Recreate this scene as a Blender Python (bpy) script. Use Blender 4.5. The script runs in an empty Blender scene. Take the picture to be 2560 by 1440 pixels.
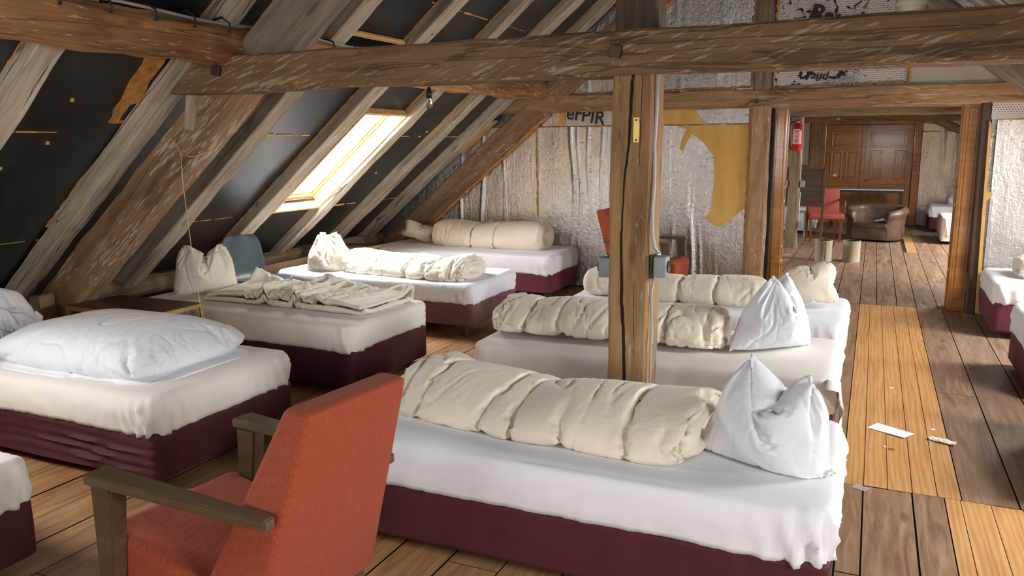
import bpy, bmesh, math, random, time
from mathutils import Vector, Matrix, noise
sc = bpy.context.scene
C = sc.collection
R = math.radians

# ------------------------------------------------------------ camera
cam_d = bpy.data.cameras.new('camera'); cam = bpy.data.objects.new('camera', cam_d); C.objects.link(cam)
yaw, pitch, roll, fpx = -.4242323, .1787958, -.0072065, 1988.4
fw = Vector((math.sin(yaw)*math.cos(pitch), math.cos(yaw)*math.cos(pitch), -math.sin(pitch)))
r0 = Vector((math.cos(yaw), -math.sin(yaw), 0)); u0 = r0.cross(fw)
rr = r0*math.cos(roll)+u0*math.sin(roll); uu = u0*math.cos(roll)-r0*math.sin(roll)
M = Matrix((rr, uu, -fw)).transposed().to_4x4(); M.translation = (0, 0, 1.6)
cam.matrix_world = M
cam_d.sensor_width = 36; cam_d.lens = fpx/2560*36; cam_d.clip_start = .05; cam_d.clip_end = 200
sc.camera = cam

# ------------------------------------------------------------ light, world, exposure
sc.view_settings.view_transform = 'Standard'; sc.view_settings.look = 'None'
sc.view_settings.gamma = 1; sc.view_settings.use_curve_mapping = False
sc.view_settings.exposure = 0.10
sc.cycles.use_denoising = True
sc.cycles.max_bounces = 7; sc.cycles.diffuse_bounces = 4; sc.cycles.glossy_bounces = 3
sc.cycles.use_adaptive_sampling = True; sc.cycles.adaptive_threshold = .08; sc.cycles.adaptive_min_samples = 16
sc.cycles.transparent_max_bounces = 12
sc.cycles.sample_clamp_indirect = 8
w = bpy.data.worlds.new('sky'); sc.world = w; w.use_nodes = True
bg = w.node_tree.nodes['Background']; bg.inputs[0].default_value = (.80, .88, 1, 1); bg.inputs[1].default_value = 2.0

RX = -1.055                                   # ridge line
def slope_z(x, a):                            # height of the roof plane with offset a, either side
    x = x if x <= RX else 2*RX-x
    return a+.825*(x+4)
SL = math.atan(.825)
def window_light(name, x0, x1, y0, y1, a, power, col=(.97, .985, 1)):
    """daylight of one roof window: an area lamp lying on the outside of its glass"""
    xm, ym = (x0+x1)/2, (y0+y1)/2
    l = bpy.data.lights.new(name, 'AREA'); l.shape = 'RECTANGLE'; l.color = col
    l.size = abs(x1-x0)/math.cos(SL); l.size_y = abs(y1-y0); l.energy = power*l.size*l.size_y
    o = bpy.data.objects.new(name, l); C.objects.link(o)
    left = xm < RX
    n = Vector((math.sin(SL) if left else -math.sin(SL), 0, -math.cos(SL)))      # into the room
    X = Vector((math.cos(SL), 0, math.sin(SL) if left else -math.sin(SL)))
    Y = (-n).cross(X)
    m = Matrix((X, Y, -n)).transposed().to_4x4(); m.translation = Vector((xm, ym, slope_z(xm, a)))
    o.matrix_world = m
    return o
LP = 75
SKY_L = [(-5.03, -4.0, 5.78, 6.42, LP*1.7), (-4.9, -3.9, .95, 1.65, LP*1.2), (-5.0, -3.9, 11.2, 12.0, LP*1.6)]
SKY_R = [(1.75, 2.95, .2, .95, LP*2.1), (1.75, 2.95, 3.9, 4.6, LP*2.1), (1.75, 2.95, 6.6, 7.3, LP*2.0), (1.75, 2.95, 10.6, 11.4, LP*2.3), (1.75, 2.95, 13.2, 14.0, LP*2.0)]
for i, (x0, x1, y0, y1, p) in enumerate(SKY_L+SKY_R):
    window_light('roof_window_daylight', x0, x1, y0, y1, 2.2, p)
WF = [(-3.1, -1.7, .75, 2.2, 1.0), (-.3, 1.1, .75, 2.2, 1.0)]        # windows in the gable behind the camera
for x0, x1, z0, z1, k in WF:
    l = bpy.data.lights.new('gable_window_daylight', 'AREA'); l.shape = 'RECTANGLE'; l.size = x1-x0; l.size_y = z1-z0
    l.energy = LP*.42*k*(x1-x0)*(z1-z0); l.color = (1, .97, .93)
    o = bpy.data.objects.new(l.name, l); C.objects.link(o)
    o.location = ((x0+x1)/2, -3.12, (z0+z1)/2); o.rotation_euler = (R(90), 0, 0)

# ------------------------------------------------------------ object helpers
def link(name, me, parent=None, mat=None, smooth=True, loc=None):
    o = bpy.data.objects.new(name, me); C.objects.link(o)
    if mat is not None:
        me.materials.clear()
        for m in (mat if isinstance(mat, (list, tuple)) else [mat]): me.materials.append(m)
    if smooth: me.polygons.foreach_set('use_smooth', [True]*len(me.polygons))
    if parent: o.parent = parent
    if loc: o.location = loc
    return o
def tag(o, label=None, cat=None, group=None, kind=None):
    for k, v in (('label', label), ('category', cat), ('group', group), ('kind', kind)):
        if v: o[k] = v
    return o
def thing(name, label, cat, loc=(0, 0, 0), rz=0, group=None):
    o = bpy.data.objects.new(name, None); C.objects.link(o); o.location = loc; o.rotation_euler = (0, 0, rz)
    o.empty_display_size = .1
    return tag(o, label, cat, group)
class MB:
    """collects shapes into one mesh"""
    def __init__(s): s.bm = bmesh.new(); s.mi = 0
    def face(s, pts, mi=None):
        f = s.bm.faces.new([s.bm.verts.new(p) for p in pts]); f.material_index = s.mi if mi is None else mi; return f
    def box(s, x0, x1, y0, y1, z0, z1, bev=0, seg=2, mat=None):
        r = bmesh.ops.create_cube(s.bm, size=1)['verts']
        for v in r: v.co = Vector(((v.co.x+.5)*(x1-x0)+x0, (v.co.y+.5)*(y1-y0)+y0, (v.co.z+.5)*(z1-z0)+z0))
        fs = set(f for v in r for f in v.link_faces)
        if bev:
            es = list({e for v in r for e in v.link_edges})
            k = bmesh.ops.bevel(s.bm, geom=es, offset=bev, segments=seg, profile=.5, affect='EDGES')
            fs = set(k['faces'])|{f for f in fs if f.is_valid}
            r = list({v for f in fs for v in f.verts})
        for f in fs: f.material_index = s.mi
        if mat:
            for v in r: v.co = mat @ v.co
        return s
    def hexa(s, b, t):                       # 4 bottom + 4 top points
        B = [s.bm.verts.new(p) for p in b]; T = [s.bm.verts.new(p) for p in t]
        fs = [s.bm.faces.new(B[::-1]), s.bm.faces.new(T)]
        for i in range(4): fs.append(s.bm.faces.new((B[i], B[(i+1) % 4], T[(i+1) % 4], T[i])))
        for f in fs: f.material_index = s.mi
        return s
    def prism(s, pts, n, d):                 # polygon pushed along vector n by d
        n = Vector(n)*d; a = [s.bm.verts.new(p) for p in pts]; b = [s.bm.verts.new(Vector(p)+n) for p in pts]
        k = len(a); fs = [s.bm.faces.new(a[::-1]), s.bm.faces.new(b)]
        for i in range(k): fs.append(s.bm.faces.new((a[i], a[(i+1) % k], b[(i+1) % k], b[i])))
        for f in fs: f.material_index = s.mi
        return s
    def tube(s, pts, r, n=8, cap=True, jit=0, seed=0):
        rnd = random.Random(seed); pts = [Vector(p) for p in pts]; rings = []
        rs = r if isinstance(r, (list, tuple)) else [r]*len(pts)
        t0 = (pts[1]-pts[0]).normalized(); up = Vector((0, 0, 1)) if abs(t0.z) < .9 else Vector((1, 0, 0))
        for i, p in enumerate(pts):
            t = (pts[min(i+1, len(pts)-1)]-pts[max(i-1, 0)]).normalized()
            a = t.cross(up).normalized(); b = a.cross(t); up = b
            k = rs[i]*(1+rnd.uniform(-jit, jit))
            rings.append([s.bm.verts.new(p+a*k*math.cos(q)+b*k*math.sin(q)) for q in [j/n*2*math.pi for j in range(n)]])
        for i in range(len(rings)-1):
            for j in range(n):
                f = s.bm.faces.new((rings[i][j], rings[i][(j+1) % n], rings[i+1][(j+1) % n], rings[i+1][j])); f.material_index = s.mi
        if cap:
            for g in (rings[0][::-1], rings[-1]): s.bm.faces.new(g).material_index = s.mi
        return s
    def lathe(s, prof, n=24, c=(0, 0, 0), close=False):
        c = Vector(c); rings = []
        for r_, z in prof:
            rings.append([s.bm.verts.new(c+Vector((r_*math.cos(j/n*2*math.pi), r_*math.sin(j/n*2*math.pi), z))) for j in range(n)])
        for i in range(len(rings)-1):
            for j in range(n):
                f = s.bm.faces.new((rings[i][j], rings[i][(j+1) % n], rings[i+1][(j+1) % n], rings[i+1][j])); f.material_index = s.mi
        if close:
            for g in (rings[0][::-1], rings[-1]): s.bm.faces.new(g).material_index = s.mi
        return s
    def build(s, name, mat, parent=None, smooth=False, loc=None, angle=None):
        bmesh.ops.recalc_face_normals(s.bm, faces=s.bm.faces)
        me = bpy.data.meshes.new(name); s.bm.to_mesh(me); s.bm.free()
        o = link(name, me, parent, mat, smooth or angle is not None, loc)
        if angle is not None: me.set_sharp_from_angle(angle=R(angle))
        return o
def nz(p, s=1.0, o=3): return noise.fractal(Vector(p)*s, 1.0, 2.0, o, noise_basis='PERLIN_ORIGINAL')
def lerp(a, b, t): return a+(b-a)*t
# ------------------------------------------------------------ materials
class NT:
    def __init__(s, name):
        s.m = bpy.data.materials.new(name); s.m.use_nodes = True; s.t = s.m.node_tree; s.n = s.t.nodes
        s.out = s.n['Material Output']; s.p = s.n['Principled BSDF']
    def add(s, kind, ins=None, **kw):
        n = s.n.new('ShaderNode'+kind)
        for k, v in kw.items(): setattr(n, k, v)
        for k, v in (ins or {}).items():
            if isinstance(v, bpy.types.NodeSocket): s.t.links.new(v, n.inputs[k])
            else: n.inputs[k].default_value = v
        return n
    def set(s, **kw):
        for k, v in kw.items():
            k = {'rough': 'Roughness', 'col': 'Base Color', 'metal': 'Metallic', 'normal': 'Normal', 'coat': 'Coat Weight', 'sheen': 'Sheen Weight',
                 'spec': 'Specular IOR Level', 'trans': 'Transmission Weight', 'coatr': 'Coat Roughness', 'sheenr': 'Sheen Roughness', 'sheent': 'Sheen Tint', 'alpha': 'Alpha'}.get(k, k)
            if isinstance(v, bpy.types.NodeSocket): s.t.links.new(v, s.p.inputs[k])
            else:
                if isinstance(v, tuple) and len(v) == 3: v = v+(1,)
                s.p.inputs[k].default_value = v
        return s
    def ramp(s, fac, stops):
        r = s.add('ValToRGB'); s.t.links.new(fac, r.inputs[0]); e = r.color_ramp.elements
        while len(e) > 1: e.remove(e[0])
        for i, (p, c) in enumerate(stops):
            x = e[0] if i == 0 else e.new(p)
            x.position = p; x.color = c+(1,) if len(c) == 3 else c
        return r.outputs[0]
    def mix(s, fac, a, b, mode='MIX'):
        n = s.add('MixRGB', blend_type=mode)
        for i, v in enumerate((fac, a, b)):
            if isinstance(v, bpy.types.NodeSocket): s.t.links.new(v, n.inputs[i])
            else: n.inputs[i].default_value = v if not isinstance(v, tuple) or len(v) == 4 else v+(1,)
        return n.outputs[0]
    def math(s, op, a, b=0, c=None, clamp=False):
        n = s.add('Math', operation=op); n.use_clamp = clamp
        for i, v in enumerate((a, b) if c is None else (a, b, c)):
            if isinstance(v, bpy.types.NodeSocket): s.t.links.new(v, n.inputs[i])
            else: n.inputs[i].default_value = v
        return n.outputs[0]
    def coord(s, scale=(1, 1, 1), rot=(0, 0, 0), which='Object', rnd=True):
        tc = s.add('TexCoord').outputs[which]
        if rnd:
            oi = s.add('ObjectInfo').outputs['Random']
            k = s.add('VectorMath', {0: (13.1, 7.7, 31.3)}, operation='SCALE'); s.t.links.new(oi, k.inputs['Scale'])
            tc = s.add('VectorMath', {0: tc, 1: k.outputs[0]}, operation='ADD').outputs[0]
        return s.add('Mapping', {0: tc, 'Scale': scale, 'Rotation': rot}).outputs[0]
    def noise(s, vec, scale=5, detail=4, rough=.55, dist=0):
        return s.add('TexNoise', {'Vector': vec, 'Scale': scale, 'Detail': detail, 'Roughness': rough, 'Distortion': dist}).outputs['Fac']
    def bump(s, h, strength=.3, dist=.01, normal=None):
        b = s.add('Bump', {'Height': h, 'Strength': strength, 'Distance': dist})
        if normal is not None: s.t.links.new(normal, b.inputs['Normal'])
        return b.outputs[0]
def plain(name, col, rough=.5, **k):
    return NT(name).set(col=col, rough=rough, **k).m

def wood(name, dark, mid, light, scrape=None, scr_amt=.60, rough=.75, bump=.5, knots=True, crack=.5, diag=.35, grime=.35, coat=0):
    g = NT(name)
    v = g.coord((1.3, 14, 14)); vw = g.coord((.8, 3, 3))
    grain = g.noise(v, 1.6, 5, .58, .25)
    broad = g.noise(vw, .9, 3, .5, .3)
    fac = g.math('ADD', g.math('MULTIPLY', grain, .62), g.math('MULTIPLY', broad, .38))
    col = g.ramp(fac, [(.33, dark), (.5, mid), (.67, light)])
    fine = g.noise(g.coord((3, 90, 90)), 2, 3, .6)
    col = g.mix(.35, col, g.ramp(fine, [(.35, (.55, .55, .55)), (.65, (1.15, 1.15, 1.15))]), 'MULTIPLY')
    h = g.math('ADD', grain, g.math('MULTIPLY', fine, .3))
    if grime:                                  # dark weathered blotches that belong to the timber
        st = g.noise(g.coord((.5, 1.6, 1.6)), 1.7, 4, .6, .8)
        k = g.ramp(st, [(.5, (0, 0, 0)), (.72, (1, 1, 1))])
        col = g.mix(g.math('MULTIPLY', k, grime), col, tuple(c*.45 for c in dark))
    if scrape:                                 # pale axe and scraper marks
        rot = g.coord((1, 1, 1), (0, -diag, 0))
        a = g.noise(g.add('Mapping', {0: rot, 'Scale': (7, 58, 58)}).outputs[0], 1.2, 3, .55, .25)
        b = g.noise(g.coord((.8, 2.2, 2.2)), 1.6, 2, .5)
        k = g.math('ADD', a, g.math('MULTIPLY', g.math('SUBTRACT', b, .5), .5))
        k = g.ramp(k, [(scr_amt, (0, 0, 0)), (scr_amt+.06, (1, 1, 1))])
        col = g.mix(g.math('MULTIPLY', k, .75), col, scrape)
        h = g.math('SUBTRACT', h, g.math('MULTIPLY', k, .5))
    if knots:
        vo = g.add('TexVoronoi', {'Vector': g.coord((1.6, 5, 5)), 'Scale': 1.0, 'Randomness': 1.0}, feature='F1').outputs['Distance']
        k = g.ramp(vo, [(.0, (1, 1, 1)), (.06, (.8, .8, .8)), (.12, (0, 0, 0))])
        col = g.mix(g.math('MULTIPLY', k, .6), col, tuple(c*.35 for c in dark))
    if crack:
        ck = g.noise(g.coord((.45, 9, 9)), 1.0, 3, .55, .4)
        k = g.ramp(g.math('ABSOLUTE', g.math('SUBTRACT', ck, .5)), [(.0, (1, 1, 1)), (.008, (.9, .9, .9)), (.014, (0, 0, 0))])
        g2 = g.ramp(g.noise(g.coord((.5, 1, 1)), 1.1, 1), [(.52, (0, 0, 0)), (.58, (1, 1, 1))])
        k = g.math('MULTIPLY', g.math('MULTIPLY', k, g2), crack)
        col = g.mix(k, col, (.012, .008, .005)); h = g.math('SUBTRACT', h, g.math('MULTIPLY', k, 2.0))
    g.set(col=col, rough=rough, normal=g.bump(h, bump, .006))
    if coat: g.set(coat=coat, coatr=.12)
    return g.m
M = {}
M['beam'] = wood('hewn_brown_timber', (.105, .052, .021), (.215, .118, .050), (.30, .178, .085), scrape=(.45, .36, .27), scr_amt=.58, bump=.6, diag=-.30)
M['beam_wall'] = wood('hewn_tan_timber', (.20, .105, .048), (.39, .23, .11), (.52, .335, .18), scrape=(.62, .50, .36), scr_amt=.61, diag=.05)
M['strut'] = wood('rust_brown_timber', (.16, .085, .040), (.32, .185, .093), (.43, .27, .145), scrape=(.60, .52, .43), scr_amt=.60, diag=.04)
M['purlin'] = wood('orange_brown_timber', (.20, .088, .03), (.40, .195, .07), (.52, .29, .12), scrape=(.68, .58, .42), scr_amt=.645, diag=.06)
M['darkpost'] = wood('dark_weathered_post', (.05, .034, .022), (.13, .092, .062), (.21, .16, .115), rough=.85, grime=.6, crack=1.0)
M['rafter'] = wood('grey_rafter_timber', (.23, .18, .12), (.46, .385, .285), (.64, .56, .44), rough=.85, grime=.3, knots=True, crack=.9)
M['greybeam'] = wood('weathered_grey_timber', (.12, .09, .065), (.26, .20, .15), (.38, .31, .24), rough=.85, grime=.3)
M['post'] = wood('honey_brown_post', (.17, .085, .026), (.32, .175, .062), (.43, .26, .105), scrape=(.55, .48, .40), scr_amt=.66, diag=.05, crack=1.0, rough=.65)
M['pine'] = wood('clear_pine', (.62, .30, .10), (.80, .46, .19), (.88, .58, .28), rough=.5, grime=0, crack=0, bump=.15)
M['varnish'] = wood('varnished_door_wood', (.29, .105, .014), (.41, .165, .027), (.52, .235, .046), rough=.35, grime=0, knots=False, crack=0, bump=.08, coat=.6)
M['darkwood'] = wood('dark_brown_wood', (.035, .018, .010), (.07, .035, .018), (.10, .055, .03), rough=.45, grime=0, knots=False, crack=0, bump=.1)
M['walnut'] = wood('walnut_board', (.055, .033, .018), (.10, .063, .037), (.14, .09, .055), rough=.5, grime=0, knots=False, crack=0, bump=.1)
M['varnish_light'] = wood('pale_varnished_moulding', (.40, .17, .04), (.52, .25, .07), (.60, .32, .11), rough=.35, grime=0, knots=False, crack=0, bump=.05, coat=.5)
M['armwood'] = wood('olive_brown_wood', (.06, .038, .018), (.095, .062, .03), (.125, .085, .043), rough=.33, grime=0, knots=False, crack=0, bump=.06, coat=.25)
M['redwood'] = wood('mahogany', (.10, .03, .015), (.16, .055, .025), (.22, .085, .04), rough=.35, grime=0, knots=False, crack=0, bump=.05)
M['greytan'] = wood('grey_brown_post', (.14, .09, .045), (.28, .195, .11), (.38, .28, .17), rough=.8)

def board():
    g = NT('black_fibreboard'); v = g.coord((1, 1, 1))
    n = g.noise(v, 3, 6, .6, .5); f = g.noise(v, 60, 3, .6)
    col = g.ramp(n, [(.3, (.014, .014, .013)), (.7, (.034, .034, .032))])
    sc_ = g.ramp(g.noise(g.coord((7, 1.1, 7), (0, 0, .5)), 3, 6, .7), [(.68, (0, 0, 0)), (.80, (1, 1, 1))])
    col = g.mix(g.math('MULTIPLY', sc_, .25), col, (.16, .16, .15))
    g.set(col=col, rough=g.math('ADD', .27, g.math('MULTIPLY', n, .16)), spec=.6, normal=g.bump(f, .25, .003)); return g.m
M['board'] = board()

def foam():
    g = NT('orange_foam'); v = g.coord()
    n = g.noise(v, 25, 5, .6)
    g.set(col=g.ramp(n, [(.3, (.34, .13, .03)), (.7, (.66, .34, .09))]), rough=.6, normal=g.bump(n, .8, .01)); return g.m
M['foam'] = foam()
def pirfoam():
    g = NT('yellow_insulation_foam'); n = g.noise(g.coord((1, 1, .25)), 6, 6, .65); f = g.noise(g.coord(), 70, 2, .5)
    pits = g.ramp(f, [(.30, (1, 1, 1)), (.36, (0, 0, 0))])
    col = g.ramp(n, [(.3, (.56, .32, .07)), (.62, (.70, .44, .13)), (.76, (.84, .66, .33))])
    g.set(col=g.mix(g.math('MULTIPLY', pits, .35), col, (.42, .22, .05)), rough=.7, normal=g.bump(g.math('ADD', n, g.math('MULTIPLY', f, .4)), .4, .01)); return g.m
M['pir'] = pirfoam()

def foil(name, dots=False, base=.61, warm=0):
    g = NT(name); v = g.coord((1, 1, 1), rnd=False)
    fine = g.noise(v, 70, 3, .6, .2)
    mid = g.noise(g.coord((1, 1, .7), rnd=False), 34, 5, .62, .2); big = g.noise(g.coord((1, 1, .5), rnd=False), 3.0, 3, .5)
    cr = g.noise(g.coord((3.2, 3.2, .25), rnd=False), 1.2, 3, .55, .4)         # long upright creases
    k = g.ramp(g.math('ABSOLUTE', g.math('SUBTRACT', cr, .5)), [(.0, (1, 1, 1)), (.02, (.5, .5, .5)), (.05, (0, 0, 0))])
    pip = g.ramp(g.noise(g.coord((16, 16, 40), rnd=False), 1, 2), [(.63, (0, 0, 0)), (.72, (1, 1, 1))])
    h = g.math('ADD', g.math('ADD', g.math('MULTIPLY', fine, .16), g.math('MULTIPLY', big, .9)), g.math('ADD', g.math('MULTIPLY', mid, .36), g.math('MULTIPLY', k, .10)))
    h = g.math('ADD', h, g.math('MULTIPLY', pip, .12))
    col = g.ramp(big, [(.3, (base*.88, base*.86, base*.84)), (.7, (base, base*.985, base*.97))])
    if dots:
        x = g.add('SeparateXYZ', {0: g.coord((1, 1, 1), rnd=False)})
        a = g.math('MULTIPLY', x.outputs[0], 46); b = g.math('MULTIPLY', x.outputs[2], 52)
        row = g.math('MULTIPLY', g.math('MODULO', g.math('FLOOR', b), 2), .5)
        fa = g.math('SUBTRACT', g.math('FRACT', g.math('ADD', g.math('ADD', a, row), 400)), .5); fb = g.math('SUBTRACT', g.math('FRACT', g.math('ADD', b, 400)), .5)
        d = g.math('ADD', g.math('MULTIPLY', fa, fa), g.math('MULTIPLY', fb, fb))
        k2 = g.math('LESS_THAN', d, .048)
        col = g.mix(k2, (.66, .65, .63), (.10, .09, .08))
        if dots == 2:                          # torn black backing
            t = g.ramp(g.noise(g.coord((1, 1, 1.3), rnd=False), 9.5, 4, .6, 1.2), [(.565, (0, 0, 0)), (.575, (1, 1, 1))])
            zone = g.ramp(g.noise(g.coord((1, 1, 1), rnd=False), 2.2, 1), [(.42, (0, 0, 0)), (.5, (1, 1, 1))])
            col = g.mix(g.math('MULTIPLY', t, zone), col, (.012, .01, .014))
        g.set(col=col, metal=.15, rough=.5, normal=g.bump(h, .25, .01))
    else:
        g.set(col=col, metal=.93, rough=g.math('ADD', .20, g.math('MULTIPLY', mid, .22)), normal=g.bump(h, .95, .016))
    return g.m
M['foil'] = foil('silver_foil'); M['foil_dots'] = foil('dotted_print_foil', 1); M['foil_torn'] = foil('torn_dotted_foil', 2); M['foil_dull'] = foil('dull_foil', 0, .36)
M['panel_cream'] = plain('cream_board', (.50, .46, .37), .5)

def cloth(name, col, var=.05, weave=900, rough=.85, sheen=.15, wr=.25, wscale=9, crease=.35):
    g = NT(name); v = g.coord()
    n = g.noise(v, wscale, 5, .6, .6); n2 = g.noise(v, 2.2, 2, .5)
    lo = tuple(c*(1-var) for c in col)
    f = g.noise(v, weave, 2, .5)
    r1 = g.math('ABSOLUTE', g.math('SUBTRACT', g.noise(v, wscale*.55, 3, .5, 1.6), .5)); r2 = g.math('ABSOLUTE', g.math('SUBTRACT', g.noise(v, wscale*1.3, 2, .5, 1.2), .5))
    cr = g.math('ADD', g.math('MINIMUM', g.math('MULTIPLY', r1, 5.0), 1.0), g.math('MULTIPLY', g.math('MINIMUM', g.math('MULTIPLY', r2, 5.0), 1.0), .5))
    h = g.math('ADD', g.math('MULTIPLY', n, .6), g.math('ADD', g.math('MULTIPLY', f, .05), g.math('MULTIPLY', cr, crease)))
    g.set(col=g.mix(n2, lo, col), rough=rough, sheen=sheen, sheenr=.4, normal=g.bump(h, wr, .012)); return g.m
M['cream'] = cloth('cream_cotton', (.84, .75, .61), .05, wr=.4, wscale=8)
M['ivory'] = cloth('ivory_cotton', (.83, .785, .66), .05, wr=.4, wscale=8)
M['white'] = cloth('white_cotton', (.80, .81, .84), .03, wr=.4, wscale=8)
M['sheet_white'] = cloth('white_sheet', (.80, .80, .83), .02, wr=.12, wscale=6, crease=.12)
M['sheet_cream'] = cloth('cream_sheet', (.79, .745, .68), .02, wr=.12, wscale=6, crease=.12)
def velour(name, a, b, sh=.10, weave=0):
    g = NT(name); v = g.coord(); n = g.noise(g.coord((1, 1, .4)), 5, 6, .65, .5); f = g.noise(v, 160, 3, .6)
    g.set(col=g.ramp(n, [(.3, a), (.7, b)]), rough=.75, sheen=sh, sheenr=.35, sheent=tuple(min(1, c*4) for c in b)+(1,), normal=g.bump(g.math('ADD', f, g.math('MULTIPLY', n, .6)), .35, .003)); return g.m
M['maroon'] = velour('maroon_velour', (.045, .0035, .007), (.085, .008, .014))
M['maroon_linen'] = velour('maroon_linen', (.09, .010, .022), (.15, .022, .042), .1)
M['mauve'] = velour('mauve_felt', (.13, .055, .055), (.19, .085, .08), .15)
M['brick'] = velour('brick_red_velvet', (.28, .045, .03), (.38, .075, .05), .12)
def weave(name, hi, lo, s=950):
    g = NT(name); x = g.add('SeparateXYZ', {0: g.coord(rnd=False)})
    w_ = [g.math('SINE', g.math('MULTIPLY', x.outputs[i], s*k)) for i, k in ((0, 1.0), (1, 1.0), (2, 1.0))]
    m = g.math('ADD', g.math('MULTIPLY', w_[0], w_[2]), g.math('ADD', g.math('MULTIPLY', w_[1], w_[2]), g.math('MULTIPLY', w_[0], w_[1])))
    m = g.math('MULTIPLY_ADD', m, .28, .5)
    n = g.noise(g.coord(rnd=False), 300, 2, .6)
    g.set(col=g.mix(.3, g.ramp(m, [(.2, lo), (.75, hi)]), g.ramp(n, [(.3, lo), (.7, hi)])), rough=.9, sheen=.05, normal=g.bump(g.math('ADD', m, n), .5, .0025)); return g.m
M['orange'] = weave('orange_weave', (.49, .090, .027), (.19, .028, .009))
def leather():
    g = NT('brown_leather'); v = g.coord(); n = g.noise(v, 6, 6, .65); f = g.add('TexVoronoi', {'Vector': v, 'Scale': 130}).outputs['Distance']
    g.set(col=g.ramp(n, [(.3, (.075, .041, .026)), (.6, (.14, .083, .054)), (.8, (.27, .19, .14))]), rough=.38, normal=g.bump(g.math('ADD', f, g.math('MULTIPLY', n, 2)), .3, .004)); return g.m
M['leather'] = leather()
M['blue'] = plain('blue_plastic', (.055, .095, .115), .42)
M['brass'] = plain('brass', (.55, .38, .12), .38, metal=.75)
M['white_plastic'] = plain('white_plastic', (.75, .75, .72), .35)
M['grey_plastic'] = plain('grey_plastic', (.30, .32, .33), .4)
M['grey_tube'] = plain('grey_conduit', (.40, .40, .41), .4)
M['black'] = plain('black_plastic', (.012, .012, .012), .4)
M['void'] = plain('dark_gap', (.01, .008, .006), .9)
M['red'] = plain('red_enamel', (.50, .012, .015), .22, coat=.5)
M['chrome'] = plain('chrome', (.7, .7, .7), .2, metal=1.0)
M['steel'] = plain('dark_steel', (.05, .055, .065), .4, metal=.6)
M['paper'] = plain('paper', (.85, .86, .92), .6)
M['tissue'] = cloth('tissue', (.80, .79, .72), .03)
M['string'] = plain('sisal_string', (.62, .50, .30), .8)
M['beige'] = plain('beige_card', (.52, .46, .33), .55)
M['enamel'] = plain('cream_enamel', (.60, .55, .42), .4)
M['ink'] = plain('black_ink', (.018, .016, .018), .5)
M['ink_grey'] = plain('grey_ink', (.30, .33, .36), .5)
M['redplastic'] = plain('red_plastic', (.45, .03, .03), .35)
g = NT('window_glass'); tr = g.add('BsdfTransparent', {0: (1, 1, 1, 1)}); gl = g.add('BsdfGlossy', {'Roughness': .02})
mx = g.add('MixShader', {0: .06}); g.t.links.new(tr.outputs[0], mx.inputs[1]); g.t.links.new(gl.outputs[0], mx.inputs[2]); g.t.links.new(mx.outputs[0], g.out.inputs[0]); M['glass'] = g.m
g = NT('bulb_glass').set(col=(1, 1, 1), rough=.02, trans=1.0); g.p.inputs['IOR'].default_value = 1.2; M['bulb'] = g.m
g = NT('pane_sticker'); tr = g.add('BsdfTransparent', {0: (1, 1, 1, 1)}); mx = g.add('MixShader', {0: .3}); g.t.links.new(tr.outputs[0], mx.inputs[1]); g.t.links.new(g.p.outputs[0], mx.inputs[2]); g.t.links.new(mx.outputs[0], g.out.inputs[0]); g.set(col=(.3, .3, .3)); M['sticker'] = g.m
g = NT('clear_bag').set(col=(.8, .82, .84), rough=.2, alpha=.35); M['bag'] = g.m

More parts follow.
